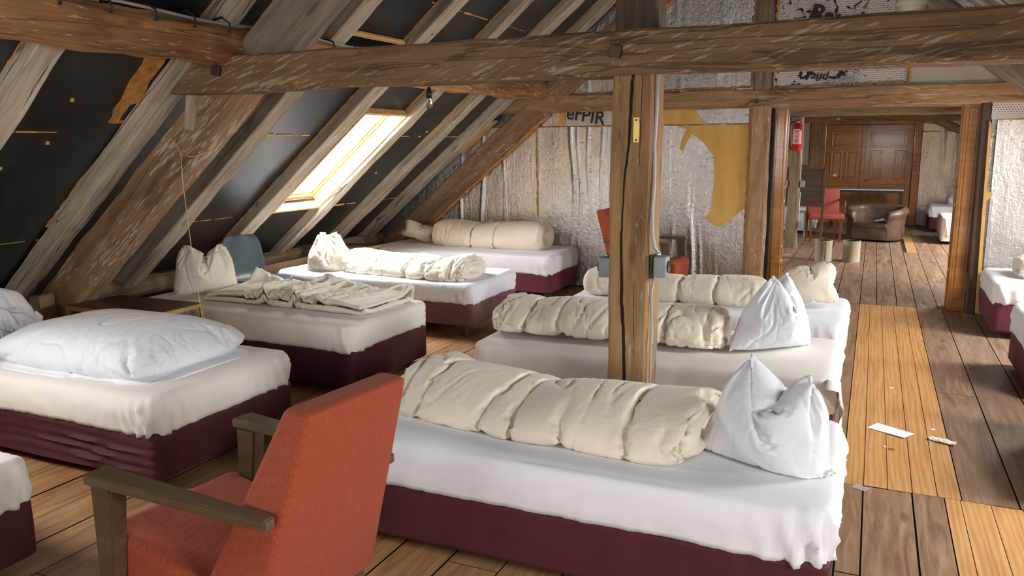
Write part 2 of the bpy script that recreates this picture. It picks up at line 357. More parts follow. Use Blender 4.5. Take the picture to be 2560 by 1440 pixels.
def floor_mat():
    g = NT('floor_planks')
    at = g.add('VertexColor'); at.layer_name = 'tone'
    c = g.add('SeparateColor', {0: at.outputs[0]}); tone, new, off = c.outputs[0], c.outputs[1], c.outputs[2]
    tc = g.add('TexCoord').outputs['Object']
    cmb = g.add('CombineXYZ', {0: g.math('MULTIPLY', off, 17.0), 1: g.math('MULTIPLY', off, 41.0), 2: g.math('MULTIPLY', off, 9.0)}).outputs[0]
    p = g.add('VectorMath', {0: tc, 1: cmb}, operation='ADD').outputs[0]
    mp = lambda s_: g.add('Mapping', {0: p, 'Scale': s_}).outputs[0]
    grain = g.noise(mp((9, .8, 1)), 2.0, 5, .62, 1.2)
    fine = g.noise(mp((80, 2.5, 1)), 2.0, 3, .6)
    oldc = g.ramp(grain, [(.28, (.13, .072, .040)), (.48, (.26, .155, .092)), (.68, (.37, .245, .155))])
    hon = g.ramp(grain, [(.25, (.19, .075, .022)), (.5, (.42, .20, .068)), (.72, (.56, .31, .13))])
    old = g.mix(tone, oldc, hon)
    # worn grey lanes and dark stains in the wood itself
    wgr = g.ramp(g.noise(g.add('Mapping', {0: tc, 'Scale': (1.2, .35, 1)}).outputs[0], 1.3, 4, .6, .6), [(.42, (0, 0, 0)), (.68, (1, 1, 1))])
    old = g.mix(g.math('MULTIPLY', wgr, .38), old, (.23, .175, .13))
    stn = g.ramp(g.noise(mp((3, 1.2, 1)), 2.1, 5, .65, .8), [(.60, (0, 0, 0)), (.76, (1, 1, 1))])
    old = g.mix(g.math('MULTIPLY', stn, .55), old, (.05, .035, .028))
    wv = g.add('TexWave', {'Vector': mp((2.2, .16, 1)), 'Scale': 5.5, 'Distortion': 9.0, 'Detail': 2.0, 'Detail Scale': .9}, wave_type='BANDS', bands_direction='X').outputs['Fac']
    newc = g.ramp(g.math('ADD', g.math('MULTIPLY', wv, .22), g.math('MULTIPLY', grain, .78)), [(.25, (.44, .205, .060)), (.5, (.57, .29, .098)), (.75, (.66, .37, .15))])
    kn = g.add('TexVoronoi', {'Vector': mp((5, 1.6, 1)), 'Scale': 1.0}).outputs['Distance']
    kk = g.ramp(kn, [(.0, (1, 1, 1)), (.07, (.7, .7, .7)), (.10, (0, 0, 0))])
    newc = g.mix(g.math('MULTIPLY', kk, .5), newc, (.16, .07, .02)); old = g.mix(g.math('MULTIPLY', kk, .6), old, (.03, .02, .014))
    col = g.mix(new, old, newc)
    col = g.mix(.3, col, g.ramp(fine, [(.3, (.6, .6, .6)), (.65, (1.1, 1.1, 1.1))]), 'MULTIPLY')
    dust = g.ramp(g.noise(g.add('Mapping', {0: tc, 'Scale': (1, 1, 1)}).outputs[0], 330, 1, .5), [(.80, (0, 0, 0)), (.82, (1, 1, 1))])
    col = g.mix(g.math('MULTIPLY', dust, .4), col, (.5, .48, .44))
    g.set(col=col, rough=g.math('ADD', .36, g.math('MULTIPLY', grain, .25)), normal=g.bump(g.math('ADD', grain, g.math('MULTIPLY', fine, .4)), .25, .004)); return g.m
M['floor'] = floor_mat()
# ------------------------------------------------------------ the room
def struct(o): o['kind'] = 'structure'; return o
# floor: boards laid towards the far wall, one mesh
fl = MB(); fbm = fl.bm; lay = fbm.loops.layers.float_color.new('tone'); rnd = random.Random(7)
def plank(x0, x1, y0, y1, tone, new, z=0.0):
    g = .0035 if new < .5 else .0016; off = rnd.random()
    dz = rnd.uniform(-.0015, .0015)+z; n = 1
    vs = [(x0+g, y0+g*.6), (x1-g, y0+g*.6), (x1-g, y1-g*.6), (x0+g, y1-g*.6)]
    f = fbm.faces.new([fbm.verts.new((a, b, dz)) for a, b in vs])
    for l in f.loops: l[lay] = (min(1, max(0, tone+rnd.uniform(-.13, .13))), new, off, 1)
def strip(x0, x1, y0, y1, tone, new=0.0, lmin=1.6, lmax=4.2):
    y = y0-rnd.random()*1.5 if new < .5 else y0
    if new > .5: plank(x0, x1, y0, y1, tone, new); return
    while y < y1:
        L = rnd.uniform(lmin, lmax); a, b = max(y, y0), min(y+L, y1)
        if b-a > .12: plank(x0, x1, a, b, tone, new)
        y += L
xs_left = [-6.6, -6.35, -6.1, -5.86, -5.6, -5.36, -5.1, -4.87, -4.62, -4.38, -4.15, -3.92, -3.69, -3.472, -3.25, -3.04, -2.818, -2.54, -2.31, -2.10, -1.88, -1.65, -1.42, -1.2, -.97, -.74, -.50, -.27, -.04]
for a, b in zip(xs_left[:-1], xs_left[1:]):
    t = .95 if b < -.9 else .35
    strip(a, b, -3.1, 8.55, t)
    strip(a, b, 8.55, 17.2, .15)
nb = [-.04, .055, .158, .262, .365, .462]
for a, b in zip(nb[:-1], nb[1:]): strip(a, b, 3.9, 8.55, 0, 1.0)
for a, b in ((-.04, .053), (.053, .259), (.259, .392)): strip(a, b, -3.1, 3.9, .2)
for a, b in ((.392, .455), (.455, .575), (.575, .70), (.70, .82), (.82, .94)): strip(a, b, 1.2, 3.9, 0, 1.0)
for a, b in ((.392, .67), (.67, .94)): strip(a, b, -3.1, 1.2, .2)
for a, b in ((.462, .69), (.69, .94), (.94, 1.2)): strip(a, b, 3.9, 8.55, .08)
strip(.94, 1.2, -3.1, 3.9, .1)
xr = [1.2, 1.46, 1.7, 1.96, 2.2, 2.47, 2.72, 3.0, 3.25, 3.5, 3.76, 4.0, 4.3, 4.55]
for a, b in zip(xr[:-1], xr[1:]): strip(a, b, -3.1, 17.2, .1)
xm = [-.04, .115, .30, .47, .66, .86, 1.04, 1.2]
for a, b in zip(xm[:-1], xm[1:]):
    if abs(a-.47) < .01: strip(a, b, 8.55, 12.9, .1); plank(a+.05, b, 12.9, 15.1, .0, .9); strip(a, b, 15.1, 17.2, .1)
    else: strip(a, b, 8.55, 17.2, .1)
fo = fl.build('floor', M['floor']); struct(fo)
sub = MB().box(-6.6, 4.55, -3.1, 17.4, -.12, -.006).build('subfloor', M['void'], fo)

# the two roof slopes, black boards with window openings
def slope(side, holes, y0, y1, a, name, mat):
    mb = MB(); sx = lambda x: x if side < 0 else 2*RX-x
    hs = [((h[0]-.012, h[1]+.012) if side < 0 else (2*RX-h[1]-.012, 2*RX-h[0]+.012))+(h[2]-.015, h[3]+.015) for h in holes]
    X = sorted({-6.35, RX}|{h[0] for h in hs}|{h[1] for h in hs}|{-4.25, -5.1, -3.1}); Y = sorted({y0, y1}|{h[2] for h in hs}|{h[3] for h in hs})
    for i in range(len(X)-1):
        for j in range(len(Y)-1):
            xm, ym = (X[i]+X[i+1])/2, (Y[j]+Y[j+1])/2
            if any(h[0] < xm < h[1] and h[2] < ym < h[3] for h in hs): continue
            b = [(sx(x), y, a+.825*(x+4)) for x, y in ((X[i], Y[j]), (X[i+1], Y[j]), (X[i+1], Y[j+1]), (X[i], Y[j+1]))]
            t = [(p[0], p[1], p[2]+.05) for p in b]
            mb.hexa(b, t)
    o = mb.build(name, mat); return struct(o)
ce_l = slope(-1, [h[:4] for h in SKY_L], -3.1, 17.4, 1.9, 'ceiling', M['board'])
ce_r = slope(1, [h[:4] for h in SKY_R], -3.1, 17.4, 1.9, 'ceiling', M['board'])
# pale foam in the joints between the boards
rnd = random.Random(3)
def seam(x, y0, y1, parent, fat=()):
    mb = MB(); y = y0
    while y < y1:
        L = rnd.uniform(.03, .22); wd = rnd.choice((.0012, .0015, .002, .004))
        for a, b in fat:
            if a < y < b: wd = rnd.uniform(.003, .009)
        if rnd.random() < .8 and not (x > -5.0 and x < -4.0 and 5.55 < y < 6.45):
            z = lambda xx: 1.9+.825*(xx+4)-.003
            mb.prism([(x-wd, y, z(x-wd)), (x+wd*rnd.uniform(.4, 1), y, z(x+wd)), (x+wd, y+L, z(x+wd)), (x-wd*rnd.uniform(.3, 1), y+L, z(x-wd))], (.64, 0, -.77), .004)
        y += L+rnd.uniform(0, .05)
    return mb.build('seam', M['pir'], parent)
seam(-4.255, -2, 8.1, ce_l, fat=((3.4, 3.6), (4.6, 5.4), (6.6, 7.2), (7.5, 8.1))); seam(-5.1, -2, 8.1, ce_l, fat=((6.5, 7.5),)); seam(-3.09, 2, 8.1, ce_l, fat=((5.9, 6.4),))
zb = lambda x, a=1.9: a+.825*(x+4)
fp = [(-3.70, 3.47), (-3.78, 3.50), (-3.887, 3.49), (-4.003, 3.53), (-3.994, 3.585), (-4.019, 3.63), (-4.043, 3.59), (-4.035, 3.53), (-4.05, 3.475), (-4.128, 3.474), (-4.17, 3.485), (-4.155, 3.60), (-4.17, 3.61), (-4.182, 3.46), (-4.18, 3.425), (-4.143, 3.427), (-4.10, 3.40), (-4.03, 3.405), (-3.97, 3.385), (-3.90, 3.37), (-3.868, 3.374), (-3.809, 3.375), (-3.76, 3.36), (-3.70, 3.38)]
mb = MB(); mb.prism([(x, y, zb(x)-.001) for x, y in fp], (.64, 0, -.77), .014)
mb.build('foam_patch', M['foam'], ce_l)
# scraps of foam stuck on the boards
mb = MB()
for x, y in ((-4.05, 3.10), (-4.33, 3.13), (-4.5, 2.95), (-4.2, 7.2), (-3.6, 4.4), (-4.7, 7.0)):
    mb.box(x-.008, x+.01, y-.008, y+.01, zb(x)-.012, zb(x)+.01, bev=.003)
mb.build('foam_crumb', M['pir'], ce_l)
# foil strip and yellow block between the last rafter and the partition
mb = MB(); mb.prism([(x, y, zb(x)-.02) for x, y in ((-6.2, 8.16), (-4.48, 8.16), (-4.42, 8.42), (-6.2, 8.42))], (.64, 0, -.77), .01)
mb.build('foil_strip', M['foil_dull'], ce_l)
mb = MB(); mb.prism([(x, y, zb(x)-.05) for x, y in ((-4.40, 8.17), (-4.02, 8.17), (-3.97, 8.41), (-4.40, 8.41))], (.64, 0, -.77), .02)
mb.build('yellow_block', M['pir'], ce_l)

# ---- partition with the doorway
WY = 8.43
def wall_mesh(x0, x1, z0f, z1f, y, nx, nz, folds, amp=1.0, seed=0):
    """foil skin: upright grid, pushed out in soft folds"""
    vs = []; fs = []
    for i in range(nx+1):
        x = x0+(x1-x0)*i/nx; zb_, zt = z0f(x), z1f(x)
        for j in range(nz+1):
            z = zb_+(zt-zb_)*j/nz
            d = .004*nz3(x*2.3+seed, z*1.1)+.003*nz3(x*7+seed, z*2.0)
            for fx, w_, h_, a_ in folds:
                xx = fx+.018*math.sin(z*4.1+fx*7)+.03*nz3(fx*5, z*1.3); d += h_*math.exp(-((x-xx)/w_)**2)*(.55+.45*math.sin(z*a_+fx*3))
            vs.append((x, y-d*amp, z))
    for i in range(nx):
        for j in range(nz):
            k = i*(nz+1)+j; fs.append((k, k+nz+1, k+nz+2, k+1))
    me = bpy.data.meshes.new('skin'); me.from_pydata(vs, [], fs); return me
def nz3(a, b): return noise.noise(Vector((a, b, 3.7)))
zroof = lambda x: slope_z(x, 1.9)
ztop = lambda x: min(zroof(x), 9)
wl = MB()
# core of the wall (behind the foil), doorway from x=-.95 to x=.87
def core(mb, y0, y1):
    mb.prism([(-6.25, y0, .03), (-.95, y0, .0), (-.95, y0, zroof(-.95)), (RX, y0, zroof(RX)), (-6.25, y0, zroof(-6.25))], (0, 1, 0), y1-y0)
    mb.prism([(-.95, y0, 1.93), (.87, y0, 1.93), (.87, y0, zroof(.87)), (-.95, y0, zroof(-.95))], (0, 1, 0), y1-y0)
    mb.prism([(.87, y0, 0), (4.14, y0, 0), (4.14, y0, .05), (.87, y0, zroof(.87))], (0, 1, 0), y1-y0)
core(wl, 8.46, 8.60)
wall = struct(wl.build('wall_back', M['foil_dull']))
folds = [(-4.45, .012, .020, 3), (-4.18, .014, .022, 2), (-3.9, .012, .014, 4), (-3.05, .02, .026, 2.6), (-2.98, .010, .02, 3.1), (-2.86, .014, .02, 2), (-2.72, .010, .018, 2.2), (-2.5, .02, .022, 3),
         (-2.33, .012, .016, 2), (-1.93, .012, .018, 3.3), (-1.72, .022, .028, 2.2), (-1.64, .010, .022, 2.9), (-1.45, .012, .012, 4), (-1.3, .01, .01, 3)]
me = wall_mesh(-5.9, -1.165, lambda x: .02, lambda x: min(1.785, zroof(x)-.01), WY, 330, 60, folds); link('foil_sheet', me, wall, M['foil'])
me = wall_mesh(-3.42, -1.165, lambda x: 1.795, lambda x: 1.96, WY, 60, 6, []); link('foil_sheet', me, wall, M['foil'])
me = wall_mesh(-3.9, -1.15, lambda x: 2.10, lambda x: max(2.11, min(3.6, zroof(x)-.02)), WY, 160, 40, [(-2.9, .02, .012, 4), (-2.2, .012, .014, 5), (-1.9, .02, .012, 4), (-1.5, .015, .012, 5), (-1.3, .01, .01, 3)]); link('foil_sheet', me, wall, M['foil'])
me = wall_mesh(-.965, .225, lambda x: 2.14, lambda x: 3.4, WY, 40, 30, []); link('foil_panel', me, wall, M['foil_torn'])
me = wall_mesh(.255, 1.6, lambda x: 2.14, lambda x: min(2.30, zroof(x)-.02), WY, 20, 4, []); link('cream_panel', me, wall, M['panel_cream'])
me = wall_mesh(.255, 1.5, lambda x: 2.30, lambda x: zroof(x)-.02, WY, 20, 8, []); link('foil_sheet', me, wall, M['foil'])
me = wall_mesh(.985, 4.05, lambda x: .01, lambda x: min(1.78, max(.03, zroof(x)-.02)), WY, 200, 60, [(1.9, .03, .012, 2), (2.6, .02, .012, 3)], amp=.9, seed=9); link('foil_sheet', me, wall, M['foil'])
me = wall_mesh(.93, 2.2, lambda x: 1.79, lambda x: min(1.96, zroof(x)-.02), WY, 20, 4, []); link('foil_panel', me, wall, M['foil_dots'])
me = wall_mesh(-3.13, -2.3, lambda x: 1.80, lambda x: 1.95, WY-.02, 20, 4, []); link('foil_panel', me, wall, M['foil_dots'])
# exposed yellow insulation where the foil is torn away
def patch(pts, name='torn_patch', mat='pir', y=WY-.012, d=.02, parent=wall):
    mb = MB(); mb.prism([(x, y, z) for x, z in pts], (0, 1, 0), d); return mb.build(name, M[mat], parent)
patch([(-1.90, 1.775), (-1.165, 1.775), (-1.165, .96), (-1.27, .86), (-1.41, .735), (-1.46, .745), (-1.55, .79), (-1.57, .84), (-1.53, .90), (-1.515, 1.05), (-1.50, 1.2), (-1.515, 1.47), (-1.56, 1.52), (-1.62, 1.60), (-1.69, 1.655), (-1.74, 1.70), (-1.80, 1.61), (-1.845, 1.52), (-1.868, 1.54), (-1.845, 1.65), (-1.80, 1.74)])
patch([(-2.3, 1.80), (-1.60, 1.80), (-1.66, 1.85), (-1.70, 1.90), (-1.72, 1.955), (-2.3, 1.955)])
patch([(-3.24, 1.80), (-3.14, 1.80), (-3.10, 1.86), (-3.06, 1.94), (-3.24, 1.94), (-3.22, 1.88)])
# the printed words on the foil
def words(txt, x, z, size, mat, rot=0, bold=.012, shear=0):
    cu = bpy.data.curves.new('lettering', 'FONT'); cu.body = txt; cu.size = size; cu.offset = size*bold; cu.extrude = .0008; cu.shear = shear
    o = bpy.data.objects.new('lettering', cu); C.objects.link(o)
    m = bpy.data.meshes.new_from_object(o.evaluated_get(bpy.context.evaluated_depsgraph_get())); bpy.data.objects.remove(o)
    m.transform(Matrix.Translation((x, WY-.034, z)) @ Matrix.Rotation(rot, 4, 'Y') @ Matrix.Rotation(R(90), 4, 'X'))
    return link('lettering', m, wall, M[mat], smooth=False)
words('Baud', -.69, 2.74, .24, 'ink', rot=R(14), bold=.02, shear=.15)
words('erPIR', -3.13, 1.875, .20, 'ink', rot=R(10), bold=.012)
words('erPIR', -.46, 2.145, .11, 'ink_grey', rot=R(4), bold=.014, shear=.15)
words('aud', -.62, 2.205, .11, 'ink', rot=R(6), bold=.02, shear=.15)
# foam beads along the timbers
rnd = random.Random(11)
def bead(pts, r, parent=wall, mat='foam', step=.03, jit=.45, wob=.006):
    P = []; pts = [Vector(p) for p in pts]
    for a, b in zip(pts[:-1], pts[1:]):
        n = max(1, int((b-a).length/step))
        for i in range(n): P.append(a.lerp(b, i/n)+Vector((rnd.uniform(-wob, wob), 0, rnd.uniform(-wob, wob))))
    P.append(pts[-1]); rs = [r*(1+rnd.uniform(-jit, jit)) for _ in P]
    o = MB().tube(P, rs, 7).build('foam_bead', M[mat], parent, smooth=True); return o
bead([(-5.45, 8.375, .155), (-4.912, 8.375, .60), (-4.653, 8.375, .815), (-3.56, 8.375, 1.72), (-3.31, 8.375, 1.93)], .022, jit=.35)
bead([(-3.49, 8.425, 1.785), (-1.17, 8.425, 1.785)], .006, wob=.004); bead([(-3.475, 8.425, .80), (-3.49, 8.425, 1.785)], .009, wob=.003)
bead([(-4.72, 8.425, .55), (-4.71, 8.425, .84)], .006, wob=.002)
bead([(-1.172, 8.425, .05), (-1.172, 8.425, 1.93)], .010, wob=.003)
bead([(-3.2, 8.42, 2.135), (-1.18, 8.42, 2.145)], .009); bead([(-1.155, 8.41, 2.15), (-1.165, 8.41, 3.5)], .018, wob=.012); bead([(-.955, 8.41, 2.14), (-.955, 8.41, 3.5)], .016, wob=.01)
bead([(-.94, 8.42, 2.14), (.2, 8.42, 2.15)], .007); bead([(.24, 8.42, 2.14), (.24, 8.42, 2.9)], .012, wob=.006); bead([(-2.6, 8.40, 2.53), (-1.4, 8.40, 3.5)], .02)
bead([(.99, 8.425, 1.785), (2.3, 8.425, 1.785)], .005, mat='pir', wob=.002)
patch([(.95, .02), (1.0, .0), (.985, .05), (.962, .20), (.975, .34), (.965, .60), (.958, .9), (.95, 1.05), (.985, 1.10), (1.0, 1.125), (.945, 1.16), (.945, 1.5), (.935, 1.75), (.915, 1.78), (.93, .9)], name='foam_patch', mat='pir', y=8.405, d=.03)

# ---- gable behind the camera with two windows, far gable
mb = MB()
zs = [(-6.25, 4.14)]
def gable(mb, y0, y1, holes):
    X = sorted({-6.25, 4.14, RX}|{h[0] for h in holes}|{h[1] for h in holes})
    for a, b in zip(X[:-1], X[1:]):
        hs = [h for h in holes if h[0] < (a+b)/2 < h[1]]
        segs = [(0, None)] if not hs else [(0, hs[0][2]), (hs[0][3], None)]
        for z0, z1 in segs:
            mb.prism([(a, y0, z0), (b, y0, z0), (b, y0, max(z0+.01, zroof(b)) if z1 is None else z1), (a, y0, max(z0+.01, zroof(a)) if z1 is None else z1)], (0, 1, 0), y1-y0)
gable(mb, -3.1, -3.0, WF); struct(mb.build('wall_front', M['foil_dull']))
for k, (x0, x1, z0, z1, _) in enumerate(WF):
    o = MB()
    for b in ((x0, x1, -3.08, -3.0, z0, z0+.06), (x0, x1, -3.08, -3.0, z1-.06, z1), (x0, x0+.06, -3.08, -3.0, z0+.06, z1-.06), (x1-.06, x1, -3.08, -3.0, z0+.06, z1-.06), ((x0+x1)/2-.03, (x0+x1)/2+.03, -3.08, -3.0, z0+.06, z1-.06)): o.box(*b)
    o = struct(o.build('window_%d' % (k+2), M['white_plastic']))
    MB().box(x0+.05, x1-.05, -3.05, -3.045, z0+.05, z1-.05).build('pane', M['glass'], o)
mb = MB(); mb.prism([(-6.25, 17.22, 0), (-1.0, 17.22, 0), (-1.0, 17.22, zroof(-1.0)), (RX, 17.22, zroof(RX)), (-6.25, 17.22, zroof(-6.25))], (0, 1, 0), .1)
mb.prism([(-1.0, 17.22, 2.02), (.8, 17.22, 2.02), (.8, 17.22, zroof(.8)), (-1.0, 17.22, zroof(-1.0))], (0, 1, 0), .1)
mb.prism([(.8, 17.22, 0), (4.14, 17.22, 0), (4.14, 17.22, .05), (.8, 17.22, zroof(.8))], (0, 1, 0), .1)
farw = struct(mb.build('wall_far', M['foil_dull']))
me = wall_mesh(.80, 3.9, lambda x: .01, lambda x: max(.02, min(1.97, zroof(x)-.03)), 17.2, 120, 40, [(1.15, .03, .03, 2), (1.35, .02, .02, 3), (1.7, .03, .02, 2)], seed=4); link('foil_sheet', me, farw, M['foil'])
me = wall_mesh(-5.6, -1.0, lambda x: .01, lambda x: max(.02, min(1.97, zroof(x)-.03)), 17.2, 120, 40, [(-1.4, .03, .03, 2), (-1.6, .02, .02, 3)], seed=6); link('foil_sheet', me, farw, M['foil'])
bead([(.80, 17.19, 1.97), (1.0, 17.19, 1.95), (1.25, 17.19, 1.93)], .03, farw, 'pir'); bead([(.80, 17.19, 1.78), (1.6, 17.19, 1.78)], .01, farw, 'pir')

# ---- roof windows
def skylight(h, n, main=False):
    x0, x1, y0, y1 = h[:4]; side = -1 if (x0+x1)/2 < RX else 1
    L = (x1-x0)/math.cos(SL); W = y1-y0
    def P(u, v, d):                               # u up the slope, v along y, d outwards from the boards
        x = x0+u*math.cos(SL) if side < 0 else x1-u*math.cos(SL)
        z = slope_z(x, 1.9); return Vector((x+side*d*math.sin(SL), y0+v, z+d*math.cos(SL)))
    def bx(mb, u0, u1, v0, v1, d0, d1): mb.hexa([P(u0, v0, d0), P(u1, v0, d0), P(u1, v1, d0), P(u0, v1, d0)], [P(u0, v0, d1), P(u1, v0, d1), P(u1, v1, d1), P(u0, v1, d1)])
    mb = MB(); t = .022                           # pine lining
    bx(mb, -t, 0, -t, W+t, -.06, .14); bx(mb, L, L+t, -t, W+t, -.06, .14); bx(mb, 0, L, -t, 0, -.06, .14); bx(mb, 0, L, W, W+t, -.06, .14)
    o = struct(mb.build('window_%d' % n, M['pine']))
    mb = MB(); f = .05
    bx(mb, 0, f, 0, W, .09, .14); bx(mb, L-f, L, 0, W, .09, .14); bx(mb, f, L-f, 0, f*.7, .09, .14); bx(mb, f, L-f, W-f*.7, W, .09, .14)
    bx(mb, 0, f*.6, 0, W, .06, .09); bx(mb, f*.6, L, W-f*.35, W, .07, .09)
    mb.build('sash', M['pine'], o)
    mb = MB(); bx(mb, f, L-f, f*.8, W-f*.8, .105, .110); mb.build('pane', M['glass'], o)
    if main:                                      # the faint rows of a sticker on the pane
        mb = MB(); r_ = random.Random(2)
        for k in range(26):
            u = .42+k*.03; bx(mb, u, u+.014, .12+r_.uniform(0, .006), .165, .102, .104)
        mb.build('pane_print', M['sticker'], o)
    return o
skylight(SKY_L[0], 1, True)
for k, h in enumerate(SKY_L[1:]+SKY_R): skylight(h, 4+k)

# ------------------------------------------------------------ timbers
def timber(name, p0, p1, w_, h_, mat, label=None, group=None, up=(0, 0, 1), rough=.006, seed=0, cat='beam', step=.07, wane=.16, parent=None, bow=0, sharp=32):
    p0, p1 = Vector(p0), Vector(p1); L = (p1-p0).length; X = (p1-p0).normalized(); Y = Vector(up).cross(X).normalized(); Z = X.cross(Y)
    n = max(2, int(L/step)); sec = []
    q = wane*min(w_, h_)
    a, b = w_/2, h_/2
    sec = [(-a+q, -b), (-a*.3, -b), (a*.3, -b), (a-q, -b), (a, -b+q), (a, -b*.3), (a, b*.3), (a, b-q), (a-q, b), (a*.3, b), (-a*.3, b), (-a+q, b), (-a, b-q), (-a, b*.3), (-a, -b*.3), (-a, -b+q)]
    vs = []; fs = []; k = len(sec)
    for i in range(n+1):
        x = -L/2+L*i/n
        bw = bow*math.sin(math.pi*i/n)
        for j, (y, z) in enumerate(sec):
            d = nz((x*1.6+seed*9.1, y*5, z*5+seed), 1.0, 2)*rough*2+nz((x*6, y*9+seed, z*9), 1.0, 2)*rough
            r = math.hypot(y, z); vs.append((x, y+y/r*d, z+z/r*d+bw))
    for i in range(n):
        for j in range(k): fs.append((i*k+j, i*k+(j+1) % k, (i+1)*k+(j+1) % k, (i+1)*k+j))
    fs.append(tuple(range(k))[::-1]); fs.append(tuple(n*k+j for j in range(k)))
    me = bpy.data.meshes.new(name); me.from_pydata(vs, [], fs)
    o = link(name, me, parent, M[mat]); me.set_sharp_from_angle(angle=R(sharp))
    m = Matrix((X, Y, Z)).transposed().to_4x4(); m.translation = (p0+p1)/2
    o.matrix_world = m
    if label: tag(o, label, cat, group)
    return o
# rafters, left slope
raf = [(-1.78, -1.62), (-.9, -.74), (.0, .17), (.76, .93), (1.70, 1.87), (2.635, 2.79), (3.53, 3.665), (4.52, 4.705), (5.485, 5.665), (6.435, 6.585), (7.30, 7.46), (8.0, 8.155)]
vis_l = {2.635: 'grey rafter running up the slope closest to the front left edge of the room',
         3.53: 'grey rafter with a long split, directly behind the rust-brown diagonal brace',
         4.52: 'grey rafter between the rust-brown diagonal brace and the pale grey roof boards',
         5.485: 'grey rafter along the near side of the bright roof window',
         6.435: 'pale rafter along the far side of the bright roof window, bulb hanging in front',
         7.30: 'grey rafter between the roof window and the last rafter by the foil wall',
         8.0: 'last grey rafter of the left slope, next to the strip of foil by the partition'}
def raf_pts(side, a, up_to=RX, x0=-6.12):
    off = (a[0]+a[1])/2
    f = lambda x: Vector((x if side < 0 else 2*RX-x, off, zb(x, 1.855)))
    return f(x0), f(up_to-(.03 if side < 0 else .03))
for i, a in enumerate(raf):
    if a[1] < 2: continue
    p, q = raf_pts(-1, a)
    n = Vector((-math.sin(SL), 0, math.cos(SL)))
    p.z -= {3.53: .07, 4.52: .045}.get(a[0], 0)
    if a[0] > 2.6:
        rr_ = random.Random(i); x = -5.9
        while x < -1.3:                          # squeezed-out foam between rafter and boards
            L_ = rr_.uniform(.25, .9)
            if rr_.random() < .75 and x+L_ < -1.1: bead([(x, a[0]+.002, zb(x)-.006), (x+L_, a[0]+.002, zb(x+L_)-.006)], .007, ce_l, 'foam', step=.035, jit=.7, wob=.003)
            x += L_+rr_.uniform(.02, .3)
    ro_ = timber('rafter', p, q, a[1]-a[0], .125, 'rafter', vis_l.get(a[0]), 'rafters of the left roof slope', up=n, seed=i, rough=.007, cat='rafter', wane=.05)
for i, a in enumerate([(6.4, 6.56), (7.40, 7.57), (8.05, 8.21)]):
    p, q = raf_pts(1, a)
    timber('rafter', p, q, a[1]-a[0], .115, 'rafter', ['grey rafter of the right slope furthest from the partition, above the main beam', 'grey rafter of the right slope, second from the partition', 'grey rafter of the right slope touching the partition foil'][i], 'rafters of the right roof slope', up=(math.sin(SL), 0, math.cos(SL)), seed=40+i, rough=.009, cat='rafter')
    if a[0] in (2.635, 3.53):                   # long drying split along the inner face
        Lr = (q-p).length; ck = MB(); r_ = random.Random(i); x = -Lr/2+.4; yy = .0 if a[0] < 3 else .03
        pts_ = []
        while x < Lr/2-2.2: pts_.append((x, yy)); x += .12; yy += r_.uniform(-.004, .004)
        h_ = .0035 if a[0] < 3 else .0018
        for (xa, ya), (xb, yb) in zip(pts_[:-1], pts_[1:]): ck.face([(xa, ya-h_, -.07), (xb, yb-h_, -.07), (xb, yb+h_, -.07), (xa, ya+h_, -.07)])
        co_ = ck.build('drying_crack', M['void'], ro_); mo_ = co_.modifiers.new('w', 'SHRINKWRAP'); mo_.target = ro_; mo_.offset = .0008
# truss in the room
zs_ = lambda x, c: c+.83*(x+4)
cs = 1.49
def stru(y0, y1, c, x0, x1, side=-1):
    f = lambda x: Vector((x if side < 0 else 2*RX-x, (y0+y1)/2, zs_(x, c))); return f(x0), f(x1)
nL = Vector((-math.sin(R(39.7)), 0, math.cos(R(39.7))))
p, q = stru(3.655, 3.83, cs, -5.75, -3.25)
timber('diagonal_brace', p, q, .175, .275, 'strut', 'thick rust-brown diagonal brace rising to the near end of the long tie beam', up=nL, seed=51, rough=.008, cat='brace', wane=.1)
p, q = stru(3.655, 3.83, cs-.02, -3.25, -1.2)
timber('diagonal_brace', p, q, .175, .28, 'greybeam', 'broad weathered grey timber rising above the left end of the tie beam', up=nL, seed=52, rough=.007, cat='brace', wane=.1)
tb = timber('tie_beam', (-4.06, 3.635, 2.005), (1.86, 3.635, 1.992), .17, .195, 'beam', 'long hewn brown tie beam crossing the whole room in front of the post', up=(0, 0, 1), seed=53, rough=.007, step=.05, wane=.07)
po = timber('post', (-1.035, 3.715, .0), (-1.022, 3.715, 1.93), .195, .205, 'post', 'free-standing honey-brown cracked post under the tie beam', up=(0, -1, 0), seed=54, rough=.005, cat='post', wane=.07)
mb = MB(); pth = [(1.93, -1.022), (1.78, -1.028), (1.6, -1.034), (1.45, -1.05), (1.3, -1.058), (1.15, -1.064), (1.0, -1.060), (.85, -1.058), (.7, -1.048), (.5, -1.040), (.3, -1.035), (.1, -1.03)]
r_ = random.Random(8); P_ = []
for (za, xa), (zb2, xb) in zip(pth[:-1], pth[1:]):
    for k in range(5): P_.append((lerp(za, zb2, k/5), lerp(xa, xb, k/5)+r_.uniform(-.0015, .0015)))
for a, b in zip(P_[:-1], P_[1:]):
    wa = .004+.004*abs(math.sin(a[0]*2.3)); wb = .004+.004*abs(math.sin(b[0]*2.3))
    mb.face([(a[1]-wa, 3.6, a[0]), (b[1]-wb, 3.6, b[0]), (b[1]+wb, 3.6, b[0]), (a[1]+wa, 3.6, a[0])])
for a, b in (((1.93, -.98), (1.5, -.985)), ((1.9, -1.085), (1.62, -1.08)), ((.95, -1.0), (.6, -.995))):
    mb.face([(a[1]-.001, 3.603, a[0]), (b[1]-.0012, 3.603, b[0]), (b[1]+.0012, 3.603, b[0]), (a[1]+.0018, 3.603, a[0])])
